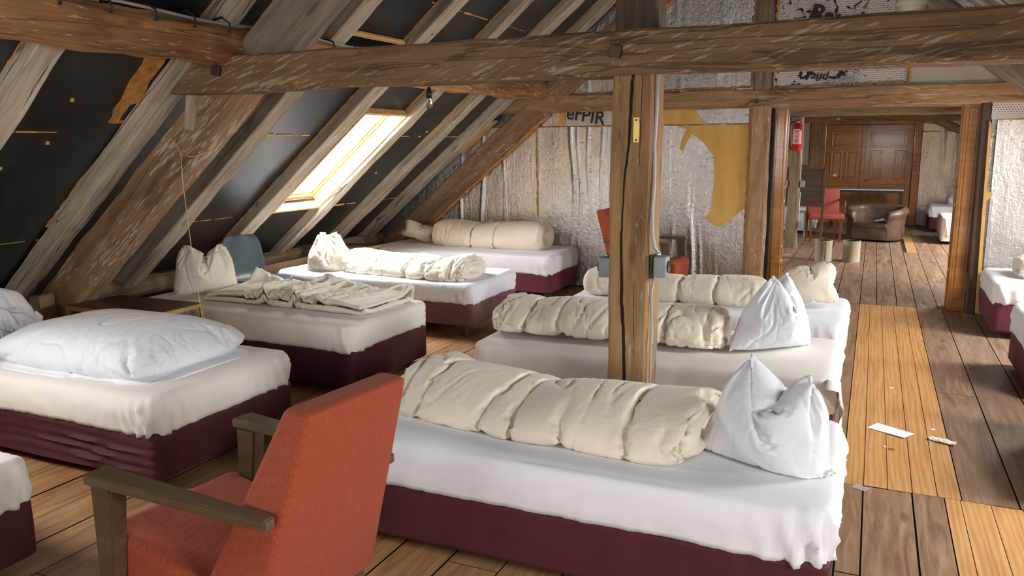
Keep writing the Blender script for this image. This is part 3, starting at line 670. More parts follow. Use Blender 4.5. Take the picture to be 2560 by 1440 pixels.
ck = mb.build('drying_crack', M['void']); ck.data.transform(po.matrix_basis.inverted()); ck.parent = po; m_ = ck.modifiers.new('w', 'SHRINKWRAP'); m_.target = po; m_.offset = .0006
timber('post', (-1.02, 3.72, 2.085), (-1.02, 3.72, 4.1), .19, .20, 'darkpost', 'dark upper post standing on top of the long tie beam', up=(0, -1, 0), seed=55, rough=.005, cat='post', wane=.07)
timber('purlin', (-3.405, -3.0, 2.165), (-3.43, 8.40, 2.175), .215, .215, 'purlin', 'long brown purlin running from the upper left corner to the foil wall, carrying the rafters', up=(0, 0, 1), seed=56, rough=.010, cat='beam', wane=.2)
timber('eaves_sill', (-5.62, -3.0, .445), (-5.62, 8.40, .45), .16, .15, 'greytan', 'low grey sill timber under the feet of the left rafters', up=(0, 0, 1), seed=58, rough=.008, cat='beam')
# timbers of the partition
timber('wall_beam', (-4.04, 8.44, 2.03), (3.0, 8.44, 2.025), .15, .185, 'beam_wall', 'tan hewn wall beam lying above the doorway and the foil partition', seed=60, rough=.007, wane=.08)
timber('wall_post', (-1.065, 8.45, 0), (-1.065, 8.45, 1.95), .195, .16, 'beam_wall', 'tan cracked wall post on the hinge side of the doorway beside the yellow patch', up=(0, -1, 0), seed=61, cat='post', rough=.006)
timber('wall_post', (-1.06, 8.45, 2.11), (-1.06, 8.45, 4.1), .175, .16, 'greybeam', 'grey upper wall post between the silver foil and the torn dotted foil', up=(0, -1, 0), seed=62, cat='post', rough=.005)
timber('wall_post', (.915, 8.52, 0), (.895, 8.52, 1.95), .085, .15, 'darkwood', 'narrow dark timber on the right of the doorway, edged with yellow foam', up=(0, -1, 0), seed=63, cat='post', rough=.003)
p, q = stru(8.36, 8.50, 1.545, -5.95, -1.15)
timber('diagonal_brace', p, q, .14, .265, 'strut', 'rust-brown diagonal brace lying against the foil partition, edged with orange foam', up=nL, seed=64, rough=.007, cat='brace', wane=.08)
p, q = stru(8.36, 8.50, 1.545, -5.95, -1.15, 1)
timber('diagonal_brace', p, q, .14, .265, 'greybeam', 'grey diagonal brace of the partition at the upper right, above the wall beam', up=(math.sin(R(39.7)), 0, math.cos(R(39.7))), seed=65, rough=.007, cat='brace')
# small timbers
timber('batten', (-3.385, 4.71, zb(-3.385)-.03), (-3.385, 5.49, zb(-3.385)-.03), .035, .035, 'pine', 'yellow pine batten nailed between two rafters above the tie beam', seed=66, rough=.002, cat='batten', up=(.64, 0, -.77))
timber('tie_block', (-5.13, 3.60, .575), (-5.07, 3.45, .575), .07, .09, 'greytan', 'short sawn timber stub poking out beside the foot of the rust-brown brace', seed=67, rough=.002, cat='block')
timber('short_strut', (-3.74, 3.69, 1.93), (-3.78, 3.69, 1.70), .08, .08, 'rafter', 'short grey strut wedged under the tie beam between rafter and brace', seed=68, rough=.003, cat='block', up=(0, -1, 0))
timber('sill_board', (-5.35, 5.45, .33), (-5.35, 7.2, .36), .03, .22, 'greytan', 'wide grey board standing under the rafters behind the blue chair', seed=69, rough=.003, cat='board')

# ---- second room: truss and timbers
timber('post', (-1.093, 12.9, 0), (-1.09, 12.9, 1.97), .17, .17, 'greytan', 'grey-brown post in the far room carrying the fire extinguisher', up=(0, -1, 0), seed=70, cat='post', rough=.005)
timber('tie_beam', (-4.0, 12.9, 2.06), (3.0, 12.9, 2.06), .17, .17, 'greytan', 'grey-brown tie beam of the far room above the extinguisher post', seed=71, rough=.006)
timber('wall_beam', (-4.0, 17.13, 2.055), (3.0, 17.13, 2.055), .15, .15, 'beam_wall', 'tan wall beam above the far double door', seed=72, rough=.005)
timber('wall_post', (-1.12, 17.15, 0), (-1.12, 17.15, 1.98), .18, .12, 'beam_wall', 'tan post beside the far double door, half hidden by the extinguisher post', up=(0, -1, 0), seed=73, cat='post', rough=.004)
timber('wall_brace', (1.0, 17.12, 2.0), (1.45, 17.12, 1.78), .10, .14, 'beam_wall', 'short tan corner brace on the far wall right of the double door', seed=74, cat='brace', rough=.004)

# ---- door casing of the partition
mb = MB(); yf = 8.545
for x0, x1 in ((-.945, -.845), (.74, .868)):
    mb.box(x0, x1, yf, yf+.03, 0, 1.955, bev=.006); mb.box(x0+.028, x1-.028, yf-.01, yf+.01, .12, 1.9, bev=.004)
    mb.box(x0-.004, x1+.004, yf-.014, yf+.03, 0, .115, bev=.004)
mb.box(-.945, .868, yf-.002, yf+.03, 1.925, 2.0, bev=.004)
MB().box(-.968, -.940, 8.452, 8.61, 0, 1.95).build('gap_shade_strip', M['void'], wall)  # black strip painting the joint's shade over the pale core edge
mb.box(-.845, -.825, yf+.005, 8.80, 0, 1.945, bev=.004); mb.box(.725, .745, yf+.005, 8.80, 0, 1.945, bev=.004); mb.box(-.845, .745, yf+.005, 8.80, 1.925, 1.945, bev=.004)
mb.box(-.835, -.815, 8.66, 8.70, 0, 1.93, bev=.003); mb.box(.712, .735, 8.66, 8.70, 0, 1.93, bev=.003)
o = struct(mb.build('trim_1', M['varnish']))
for x in (-.822, .722):
    for z in (.35, .5, .98, 1.12):
        MB().lathe([(.0, 0), (.006, 0), (.007, .02), (.007, .05), (.0, .055)], 10, (x, 8.63, z)).build('hinge_pin', M['brass'], o, smooth=True)

# ---- far double door
mb = MB()
mb.box(-1.0, -.90, 17.10, 17.2, 0, 2.0, bev=.008); mb.box(.66, .79, 17.10, 17.2, 0, 2.0, bev=.008); mb.box(-.90, .66, 17.10, 17.2, 1.93, 2.0, bev=.006)
d = struct(mb.build('door_1', M['varnish']))
MB().box(-1.03, .84, 17.205, 17.218, 0, 2.04).build('leak_blocker', M['void'], d)  # unseen black sheet added to keep sky light out of the door gaps
for x0, x1 in ((-.90, -.20), (-.19, .66)):
    lf = MB().box(x0+.004, x1-.004, 17.15, 17.19, .01, 1.925, bev=.004)
    w_ = x1-x0
    if x0 < -.5: lf.box(x1-.05, x1+.03, 17.13, 17.17, .01, 1.925, bev=.01)
    lf = lf.build('leaf', M['varnish'], d)
    ins = .13
    pans = [(x0+ins, x1-ins, 1.52, 1.77), (x0+ins, x0+ins+.16, .90, 1.40), (x1-ins-.16, x1-ins, .90, 1.40), (x0+ins, x1-ins, .48, .76), (x0+ins, x0+ins+.18, .12, .38), (x1-ins-.18, x1-ins, .12, .38)]
    for a, b, z0, z1 in pans:
        mo = 'varnish_light' if x0 < -.5 else 'varnish'
        q = MB()
        for bb in ((a-.03, b+.03, z0-.03, z0), (a-.03, b+.03, z1, z1+.03), (a-.03, a, z0, z1), (b, b+.03, z0, z1)):
            q.box(bb[0], bb[1], 17.137, 17.155, bb[2], bb[3], bev=.006)
        q.box(a+.03, b-.03, 17.145, 17.155, z0+.03, z1-.03, bev=.005); q.build('panel', M[mo], lf)
hx = -.13
q = MB().lathe([(.0, 0), (.026, 0), (.026, .008), (.0, .010)], 16); q.tube([(0, 0, .01), (0, 0, .045), (.03, 0, .05), (.11, 0, .05)], .008)
o = q.build('handle', M['brass'], d, smooth=True); o.location = (hx, 17.15, .855); o.rotation_euler = (R(90), 0, 0)
o = MB().lathe([(.0, 0), (.026, 0), (.026, .01), (.012, .014), (.0, .014)], 16).build('lock_rose', M['brass'], d, smooth=True); o.location = (hx, 17.15, .765); o.rotation_euler = (R(90), 0, 0)
MB().box(-.735, -.665, 17.132, 17.136, .925, .975).build('sticker', M['paper'], d)
# ------------------------------------------------------------ beds
def rrect(u, hx, hy, r):
    """point and outward normal on a rounded rectangle, u in 0..1 by arc length"""
    a, b = 2*(hx-r), 2*(hy-r); q = math.pi*r/2; T = 2*a+2*b+4*q; s = (u % 1)*T
    segs = [('l', (hx, -hy+r), (0, 1), b, (1, 0)), ('c', (hx-r, hy-r), 0, q, None), ('l', (hx-r, hy), (-1, 0), a, (0, 1)), ('c', (-hx+r, hy-r), 90, q, None),
            ('l', (-hx, hy-r), (0, -1), b, (-1, 0)), ('c', (-hx+r, -hy+r), 180, q, None), ('l', (-hx+r, -hy), (1, 0), a, (0, -1)), ('c', (hx-r, -hy+r), 270, q, None)]
    for kind, o, d, L, n in segs:
        if s <= L+1e-9:
            if kind == 'l': return (o[0]+d[0]*s, o[1]+d[1]*s), n
            t = R(d)+s/r; return (o[0]+r*math.cos(t), o[1]+r*math.sin(t)), (math.cos(t), math.sin(t))
        s -= L
    return rrect(0, hx, hy, r)
def corner_w(x, y, hx, hy): return math.exp(-(((abs(x)-hx)**2+(abs(y)-hy)**2)/.035))
def sheet_mesh(lx, ly, z0, z1, seed=0, r=.075, nu=380, pleat=.012, sag=.02):
    hx, hy = lx/2, ly/2; vs = []; fs = []
    lv = [(-.035, .000, 0), (-.012, -.004, 0), (0, .0, .02), (0, .0, .12)]+[(0, 0, t) for t in (.22, .32, .42, .52, .62, .70)]
    lev = [(o, z0+(z1-z0)*t-dz) for o, dz, t in lv]
    rt = .045
    for k in range(5):
        a = (k+1)/6*math.pi/2; lev.append((-rt*(1-math.cos(a)), z1-rt+rt*math.sin(a)) )
    for ins in (.06, .09, .13, .18, .24, .30, .36, .40): lev.append((-min(ins, hy-.045), z1))
    rings = []
    rnd = random.Random(seed); ph = [rnd.uniform(0, 6) for _ in range(8)]
    for k, (off, z) in enumerate(lev):
        ring = []
        for j in range(nu):
            (x, y), n = rrect(j/nu, hx, hy, r)
            t = max(0, min(1, (z-z0)/(z1-z0)))
            cw = corner_w(x, y, hx, hy)
            s = j/nu*(2*lx+2*ly)
            w1 = math.sin(s*36+ph[0]+3*nz((s*2, seed, 0))+t*2.2); w2 = math.sin(s*61+ph[1]+2*nz((s*3, 1, seed))-t*1.5)
            pl = (1-2*abs(w1)**.7+.5-abs(w2)**.8)*pleat*cw*(1-t)**.6
            wv = .006*nz((s*2.3, seed*3.1, t*1.5))+.003*nz((s*9, seed, t*3))+.0035*nz((s*26, seed, t*2.0))*(1-t)*1.2
            bul = .010*math.sin(math.pi*min(1, t*1.1))
            q = 1 if k < 16 else max(0, 1-(k-15)/3)
            o = off+(pl+wv+bul)*q
            if k >= 15:
                sc_x = max(.0, hx+off)/hx; sc_y = max(.0, hy+off)/hy
                X, Y = x*sc_x, y*sc_y
                if k == 15: pass
            else: X, Y = x+n[0]*o, y+n[1]*o
            zz = z
            if t >= .95:
                zz += .007*nz((X*1.3+seed, Y*1.6, 0), 1, 2)+.0018*nz((X*6+seed*5, Y*5, 2))-.006*math.exp(-((hy-abs(Y))/.05)**2)
            if k < 4: zz += .010*nz((s*1.6, seed*7, 0))+.004*nz((s*7, seed*7, 1))-.014*cw+.005*math.sin(s*62+ph[2])*cw
            ring.append(len(vs)); vs.append((X, Y, zz))
        rings.append(ring)
    for a, b in zip(rings[:-1], rings[1:]):
        for j in range(nu): fs.append((a[j], a[(j+1) % nu], b[(j+1) % nu], b[j]))
    fs.append(tuple(rings[-1]))
    me = bpy.data.meshes.new('sheet'); me.from_pydata(vs, [], fs); me.validate(); return me
def base_mesh(lx, ly, z0, z1, seed=0, loose=0.0, r=.035, nu=260):
    hx, hy = lx/2, ly/2; vs = []; fs = []; rings = []
    lev = [(-.012, z0)]+[(0, z0+(z1-z0)*t) for t in (.04, .10, .16, .22, .28, .34, .40, .46, .52, .58, .64, .70, .77, .84, .90, .96)]+[(-.012, z1), (-.05, z1)]
    for k, (off, z) in enumerate(lev):
        ring = []
        for j in range(nu):
            (x, y), n = rrect(j/nu, hx, hy, r); s = j/nu*(2*lx+2*ly); t = (z-z0)/(z1-z0)
            d = .0025*nz((s*2, seed, t))+off
            if loose:
                side = 1 if n[1] < -.7 else .2
                w1 = math.sin(t*15+2.2*nz((s*1.0, seed, 0))+s*1.2)
                d += loose*side*((.5-abs(w1)**.8)*math.exp(-((x-hx*.55)/.55)**2)*math.sin(math.pi*min(1, t+.05))+.3*nz((s*1.1, t*3, seed)))
            ring.append(len(vs)); vs.append((x+n[0]*d, y+n[1]*d, z+(.006*nz((s*1.5, seed, 9)) if k < 2 else 0)))
        rings.append(ring)
    for a, b in zip(rings[:-1], rings[1:]):
        for j in range(nu): fs.append((a[j], a[(j+1) % nu], b[(j+1) % nu], b[j]))
    fs.append(tuple(rings[-1])); fs.append(tuple(rings[0])[::-1])
    me = bpy.data.meshes.new('base'); me.from_pydata(vs, [], fs); return me
def bed(x0, x1, y0, y1, zb_, zm, zt, base, sheet, label, seed, feet='caster', loose=0, group=None, pleat=.012, rz=0):
    cx, cy = (x0+x1)/2, (y0+y1)/2; lx, ly = x1-x0, y1-y0
    t = thing('bed', label, 'bed', (cx, cy, 0), rz, group)
    b = link('bed_base', base_mesh(lx-.015, ly-.015, zb_, zm-.005, seed, loose), t, M[base]); b.data.set_sharp_from_angle(angle=R(60))
    s = link('fitted_sheet', sheet_mesh(lx, ly, zm-.012, zt, seed, pleat=pleat), t, M[sheet])
    for sx in (-1, 1):
        for sy in (-1, 1):
            px, py = sx*(lx/2-.13), sy*(ly/2-.10)
            if feet == 'caster':
                q = MB().lathe([(0, -.012), (.02, -.012), (.025, -.006), (.025, .006), (.02, .012), (0, .012)], 16)
                for v in q.bm.verts: v.co = Vector((v.co.x, v.co.z, v.co.y+.0255))
                q.box(-.012, .012, -.016, .016, .030, zb_+.004)
                q.build('caster', M['black'], t, smooth=False, loc=(px, py, 0))
            else: MB().box(-.03, .03, -.03, .03, 0, zb_+.004, bev=.004).build('leg', M['darkwood'], t, loc=(px, py, 0))
    return t
bed(-4.98, -2.845, .92, 1.86, .05, .285, .455, 'maroon', 'sheet_cream', 'bed cut off by the lower left corner, cream sheet and maroon base showing', 1)
bed(-5.05, -2.945, 2.50, 3.49, .05, .285, .465, 'maroon', 'sheet_cream', 'bed with maroon base under the flat puffed white duvet', 2, loose=.030, pleat=.018)
bed(-5.02, -2.95, 4.06, 5.02, .05, .305, .475, 'maroon', 'sheet_cream', 'maroon-based bed under the flat folded cream duvet, beside the blue chair', 3)
bed(-5.02, -2.955, 5.74, 6.68, .10, .305, .465, 'mauve', 'sheet_white', 'bed with dusty mauve base below the roof window, bright ivory pillow on it', 4, feet='leg', pleat=.009)
bed(-5.15, -2.95, 7.47, 8.36, .08, .285, .475, 'maroon_linen', 'sheet_white', 'bed with wine-red linen base standing against the foil partition', 5)
bed(-2.12, -.035, 2.50, 3.44, .05, .285, .47, 'maroon', 'sheet_white', 'large white-sheeted bed in the foreground with long cream roll and bulging pillow', 6, pleat=.026)
bed(-2.08, -.10, 4.02, 4.93, .05, .285, .47, 'maroon', 'sheet_cream', 'cream-sheeted bed directly behind the free-standing post, peaked white pillow on it', 7, loose=.004, pleat=.012)
bed(-2.05, -.10, 5.28, 6.30, .06, .285, .47, 'maroon', 'sheet_white', 'bed before the doorway with a segmented cream roll and a square cream pillow', 8)
bed(.96, 3.0, 7.42, 8.36, .05, .30, .47, 'maroon_linen', 'sheet_white', 'bed at the right edge against the foil wall, folded cream duvet on it', 9)
bed(.965, 3.0, 5.62, 6.58, .05, .285, .47, 'maroon_linen', 'sheet_white', 'second bed at the right edge, its white sheet corner just inside the photo', 10)
bed(.90, 3.0, 4.0, 4.95, .05, .285, .47, 'maroon', 'sheet_white', 'sliver of the nearest bed at the right edge of the photo', 11)
bed(.945, 3.0, 15.95, 16.85, .05, .285, .47, 'maroon', 'sheet_white', 'maroon-based bed in the far room next to the foil wall and double door', 12)
bed(1.02, 3.0, 14.1, 15.0, .05, .14, .44, 'sheet_cream', 'sheet_cream', 'far-room bed hung with a pale cream sheet, half behind the door casing', 13)
bed(-3.0, -.90, 14.95, 15.85, .05, .14, .45, 'sheet_white', 'sheet_white', 'far-room bed draped in white, seen through the legs of the brick-red chair', 14)
# the loose corner of the sheet hanging over the end of the cream bed
vs = []; fs = []; n = 16
for i in range(n+1):
    for j in range(n+1):
        u, v = i/n, j/n                     # u along y, v down
        y = 4.16-.28*u*(1-.35*v); z = .455-(.07+.20*(1-u)**1.3)*v-.02*v
        vs.append((-.085+.018*v+.010*math.sin(u*9+v*3)*v-.055*max(0, .12-v)/.12, y, z))
for i in range(n):
    for j in range(n): k = i*(n+1)+j; fs.append((k, k+1, k+n+2, k+n+1))
# (a part of that bed)
sheet_bed = [o for o in bpy.data.objects if o.name.startswith('bed') and o.get('label', '').startswith('cream-sheeted')][0]
me = bpy.data.meshes.new('sheet_corner'); me.from_pydata(vs, [], fs); me.transform(Matrix.Translation(-sheet_bed.location)); o = link('sheet_corner', me, sheet_bed, M['sheet_cream']); m = o.modifiers.new('s', 'SOLIDIFY'); m.thickness = .003
# ---------------------------------------------------------------- soft goods
def pad_mesh(lx, ly, nx, ny, t=0.02, corner=0.0, axis='flat'):
    """two sheets sewn along their border"""
    bm = bmesh.new(); top = {}; bot = {}
    for i in range(nx+1):
        for j in range(ny+1):
            u = i/nx*2-1; v = j/ny*2-1
            k = 1-corner*(u*u*v*v)**2
            x = u*.5*lx*k; y = v*.5*ly*k
            e = i in (0, nx) or j in (0, ny)
            b = t*(1-u**4)*(1-v**4)
            top[i, j] = bm.verts.new((x, y, b)); bot[i, j] = top[i, j] if e else bm.verts.new((x, y, -b))
    for i in range(nx):
        for j in range(ny):
            q = [(i, j), (i+1, j), (i+1, j+1), (i, j+1)]
            for vs in ([top[k] for k in q], [bot[k] for k in reversed(q)]):
                try: bm.faces.new(vs)
                except ValueError: pass
    me = bpy.data.meshes.new('pad'); bm.to_mesh(me); bm.free(); return me

def tube_mesh(L, a, b, nL, nU, pinch=(), amt=.12, sq=2.6, taper=.85, jit=0, seed=0):
    """closed roll along x, resting on z=0, half-width a, height 2b; rings pulled in at PINCH"""
    rnd = random.Random(seed); bm = bmesh.new(); rings = []
    for i in range(nL+1):
        s = i/nL; x = (s-.5)*L
        k = 1.0
        for p in pinch: k -= amt*math.exp(-((s-p)/.018)**2)
        e = min(s, 1-s)*L
        if e < .10: k *= taper+(1-taper)*math.sqrt(max(0, 1-(1-e/.10)**2))
        ring = []
        for j in range(nU):
            t = j/nU*2*math.pi; c, si = math.cos(t), math.sin(t)
            r = (abs(c)**sq+abs(si)**sq)**(-1/sq)
            ring.append(bm.verts.new((x+rnd.uniform(-jit, jit), a*k*r*c, b+b*k*r*si)))
        rings.append(ring)
    for i in range(nL):
        for j in range(nU):
            bm.faces.new((rings[i][j], rings[i][(j+1) % nU], rings[i+1][(j+1) % nU], rings[i+1][j]))
    for ring, sg in ((rings[0], -1), (rings[-1], 1)):      # ends tucked inwards
        prev = ring
        for q, dx in ((.72, .012), (.45, -.02), (.2, -.05)):
            cx = sum(v.co.x for v in ring)/nU
            new = [bm.verts.new((cx+sg*dx, v.co.y*q, b+(v.co.z-b)*q)) for v in ring]
            for j in range(nU):
                f = (prev[j], prev[(j+1) % nU], new[(j+1) % nU], new[j])
                bm.faces.new(f if sg > 0 else f[::-1])
            prev = new
        bm.faces.new(prev if sg > 0 else prev[::-1])
    bm.normal_update()
    me = bpy.data.meshes.new('roll'); bm.to_mesh(me); bm.free(); return me

def simulate(me, frames=26, pressure=3.0, gravity=1.0, shrink=-.04, bend=.05, mass=.3, pin=None, target=None,
             floor_z=None, stiff=10, quality=5, subsurf=1, spin=None, selfc=False):
    """cloth run on ME; pin(co)->weight for held points, target(co)->where they are led"""
    o = bpy.data.objects.new('tmp_cloth', me); C.objects.link(o)
    if spin:
        me.transform(spin)
    if pin:
        g = o.vertex_groups.new(name='pin')
        for v in me.vertices:
            w = pin(v.co)
            if w > 0: g.add([v.index], w, 'REPLACE')
        if target:
            o.shape_key_add(name='Basis'); k = o.shape_key_add(name='k')
            for v in me.vertices:
                if pin(v.co) > 0: k.data[v.index].co = target(v.co)
            k.value = 0; k.keyframe_insert('value', frame=1)
            k.value = 1; k.keyframe_insert('value', frame=int(frames*.7))
    m = o.modifiers.new('c', 'CLOTH'); s = m.settings
    s.use_pressure = True; s.uniform_pressure_force = pressure; s.quality = quality; s.mass = mass
    s.tension_stiffness = stiff; s.compression_stiffness = stiff*.8; s.shear_stiffness = stiff*.3; s.bending_stiffness = bend
    s.shrink_min = shrink; s.air_damping = 1.5
    s.effector_weights.gravity = gravity
    if pin: s.vertex_group_mass = 'pin'; s.pin_stiffness = 1
    col = None
    m.collision_settings.use_collision = floor_z is not None
    if selfc: m.collision_settings.use_self_collision = True; m.collision_settings.self_distance_min = .004
    if floor_z is not None:
        m.collision_settings.distance_min = .004
        cm = bpy.data.meshes.new('cf'); cm.from_pydata([(-3, -3, floor_z), (3, -3, floor_z), (3, 3, floor_z), (-3, 3, floor_z)], [], [(0, 1, 2, 3)])
        col = bpy.data.objects.new('tmp_floor', cm); C.objects.link(col); col.modifiers.new('k', 'COLLISION')
        col.collision.cloth_friction = 20; col.collision.thickness_outer = .004
    m.point_cache.frame_start = 1; m.point_cache.frame_end = frames+1
    for f in range(1, frames+1): bpy.context.scene.frame_set(f)
    dg = bpy.context.evaluated_depsgraph_get()
    nm = bpy.data.meshes.new_from_object(o.evaluated_get(dg))
    bpy.data.objects.remove(o)
    if col: bpy.data.objects.remove(col)
    bpy.context.scene.frame_set(1)
    return nm
def fit(me, dx, dy, dz):
    lo = [min(v.co[k] for v in me.vertices) for k in range(3)]; hi = [max(v.co[k] for v in me.vertices) for k in range(3)]
    s = [d/(hi[k]-lo[k]) for k, d in enumerate((dx, dy, dz))]
    for v in me.vertices:
        v.co = ((v.co.x-(lo[0]+hi[0])/2)*s[0], (v.co.y-(lo[1]+hi[1])/2)*s[1], (v.co.z-lo[2])*s[2])
    return me
def ends(L, q=.95, cut=.03, sag=0):
    return dict(pin=lambda c: 1 if abs(c.x) > L/2-cut else 0, target=lambda c: Vector((c.x*q, c.y, c.z-sag)))
def fold_pad(L, W, nx, ny, t, bendx=None):
    """a padded quilt folded once along its far long side: two layers in one sheet"""
    me = pad_mesh(L, W*2.1, nx, ny, t=t)
    r = t*1.6
    for v in me.vertices:
        y = v.co.y; n = v.co.z
        # wrap around a half cylinder at y=0
        arc = math.pi*r
        if y < -arc/2: yy, zz, ny_, nz_ = y+arc/2, 0, 0, -1
        elif y > arc/2: yy, zz, ny_, nz_ = -(y-arc/2), 2*r, 0, 1
        else:
            a = (y/arc)*math.pi; yy, zz, ny_, nz_ = r*math.cos(a), r+r*math.sin(a), math.cos(a), math.sin(a)
        v.co.y = yy-W*.0+ny_*n+W/2-r; v.co.z = zz+nz_*n+t
    return me
UP = Matrix.Rotation(math.radians(90), 4, 'X')
def pillow(pinf=None, tgt=None, pr=5, w=.72, h=.7, tilt=0, **k):
    me = pad_mesh(w, h, 46, 46, t=.06); me.transform(UP); me.transform(Matrix.Translation((0, 0, h/2)))
    if tilt: me.transform(Matrix.Rotation(tilt, 4, 'X'))
    k.setdefault('gravity', .3); k.setdefault('frames', 28); k.setdefault('shrink', -.06)
    return simulate(me, pin=pinf, target=tgt, pressure=pr, floor_z=-.02, **k)
def soft_specs():
    S = {}
    S['duvet_A'] = lambda: fit(simulate(tube_mesh(1.5, .30, .13, 90, 48, pinch=(.16, .36, .47, .62, .8), amt=.05, jit=.006, seed=1), frames=22, pressure=4, gravity=.5, shrink=-.15, floor_z=0, **ends(1.5, .93)), 1.33, .66, .21)
    S['duvet_B'] = lambda: fit(simulate(tube_mesh(1.5, .30, .13, 84, 44, pinch=(.2, .35, .55, .75), amt=.07, jit=.006, seed=5), frames=22, pressure=4.5, gravity=.6, shrink=-.14, floor_z=0, **ends(1.5, .92, sag=.05)), 1.38, .58, .225)
    S['duvet_C'] = lambda: fit(simulate(tube_mesh(1.42, .19, .11, 76, 40, pinch=(.19, .38, .57, .77), amt=.16, jit=.002, seed=2), frames=18, pressure=5, gravity=.4, shrink=-.05, floor_z=0, **ends(1.42, .97)), 1.32, .4, .21)
    def l1():
        a = fit(simulate(pad_mesh(1.3, 1.0, 72, 56, t=.1, corner=.10), frames=24, pressure=5, gravity=.3, shrink=-.10, floor_z=-.11), 1.12, .80, .225)
        b = fit(simulate(pad_mesh(1.25, .95, 56, 44, t=.02, corner=.04), frames=14, pressure=1.2, gravity=.3, shrink=-.12, floor_z=-.03), 1.17, .83, .05)
        a.transform(Matrix.Translation((-.03, .01, .012))); b.transform(Matrix.Translation((.02, 0, 0)))
        bm = bmesh.new(); bm.from_mesh(a); bm.from_mesh(b); bm.to_mesh(a); bm.free(); return a
    S['duvet_L1'] = l1
    S['duvet_L2'] = lambda: fit(simulate(fold_pad(1.5, .62, 80, 60, .03), frames=14, pressure=3.2, gravity=.3, shrink=-.07, floor_z=-.01, selfc=True), 1.47, .68, .175)
    S['duvet_L3'] = lambda: fit(simulate(tube_mesh(1.4, .27, .11, 84, 44, pinch=(.3, .55, .7), amt=.035, jit=.008, seed=8), frames=22, pressure=4, gravity=.5, shrink=-.18, floor_z=0, **ends(1.4, .9)), 1.30, .56, .21)
    S['duvet_L4'] = lambda: fit(simulate(tube_mesh(1.4, .26, .16, 76, 44, pinch=(.38, .6), amt=.07, jit=.003, seed=4), frames=20, pressure=6, gravity=.4, shrink=-.06, floor_z=0, **ends(1.4, .95)), 1.36, .52, .3)
    S['duvet_D'] = lambda: fit(simulate(tube_mesh(1.2, .27, .11, 60, 40, pinch=(.3, .7), amt=.08, jit=.006, seed=12), frames=20, pressure=3, gravity=.5, shrink=-.12, floor_z=0, **ends(1.2, .9)), 1.2, .5, .2)
    ears = lambda a, q, dz, dy=.05: (lambda c: 1 if c.z > .66 and abs(c.x) > a else 0, lambda c: Vector((c.x*q+.03, c.y+(dy if c.x > 0 else -dy), c.z-dz)))
    p, t = ears(.22, .6, .22, .10)
    S['pillow_A'] = lambda: fit(pillow(lambda c: 1 if c.z > .69 and abs(c.x) > .31 else 0, lambda c: Vector((-.10, .12, c.z-.05)) if c.x < 0 else Vector((.17, -.06, c.z-.12)), pr=7, gravity=.5, w=.76, h=.74, shrink=-.10), .45, .39, .375)
    p2, t2 = (lambda c: 1 if c.z > .66 and abs(c.x) > .27 else 0), (lambda c: Vector((c.x*.22+.13, c.y+(.05 if c.x > 0 else -.05), c.z-.02)))
    S['pillow_B'] = lambda: fit(pillow(p2, t2, pr=8), .52, .42, .43)
    def pc():
        me = pad_mesh(.66, .58, 44, 40, t=.08, corner=.13); me.transform(UP)
        me = simulate(me, pressure=5, gravity=0, shrink=-.02, frames=20)
        me.transform(Matrix.Rotation(R(-9), 4, 'Y')); me.transform(Matrix.Rotation(R(12), 4, 'X')); fit(me, .40, .25, .30)
        for v in me.vertices: v.co.z += .075*max(0, 1-(v.co.x/.2)**2)*(v.co.z/.30)
        return fit(me, .37, .26, .33)
    S['pillow_C'] = pc
    p3, t3 = ears(.24, .5, .1, .05)
    S['pillow_L2'] = lambda: fit(pillow(p3, t3, pr=6), .52, .36, .38)
    S['pillow_L3'] = lambda: fit(pillow(lambda c: 1 if c.z > .66 else 0, lambda c: Vector((c.x*.3, c.y+.04*math.sin(c.x*20), c.z-.16+.12*abs(c.x))), pr=7, shrink=-.1), .46, .38, .36)
    def p4():
        me = pad_mesh(.66, .54, 44, 38, t=.08, corner=.10); me.transform(UP)
        me = simulate(me, pressure=5, gravity=0, shrink=-.03, frames=20)
        me.transform(Matrix.Rotation(R(24), 4, 'Y')); me.transform(Matrix.Rotation(R(15), 4, 'X')); return fit(me, .47, .26, .28)
    S['pillow_L4'] = p4
    S['pillow_L1'] = lambda: fit(pillow(None, None, pr=8, gravity=.6), .6, .34, .3)
    return S

def crease(me, amp, sx, sy, sz, seed, width=.10, freq=1.0):
    """press thin sharp folds into a cloth mesh; the larger the scale along an axis, the shorter the folds in it"""
    bm = bmesh.new(); bm.from_mesh(me); bmesh.ops.subdivide_edges(bm, edges=bm.edges, cuts=1, use_grid_fill=True, smooth=.6); bm.normal_update()
    for v in bm.verts:
        c = v.co*freq; o = Vector((seed, seed*2.1, 0))
        w_ = noise.noise_vector(Vector((c.x*3, c.y*3, c.z*3))+o)*.35
        p = Vector((c.x*sx, c.y*sy, c.z*sz))+w_*1.2+o
        n1 = abs(noise.noise(p)); n2 = abs(noise.noise(p*2.1+Vector((5, 1, 3))))
        area = max(0, min(1, .65+1.3*noise.noise(c*2.2+o*3)))
        d = max(0, 1-n1/width)**1.5*area+.45*max(0, 1-n2/width)**1.5*area
        v.co -= v.normal*d*amp
    bm.to_mesh(me); bm.free(); return me
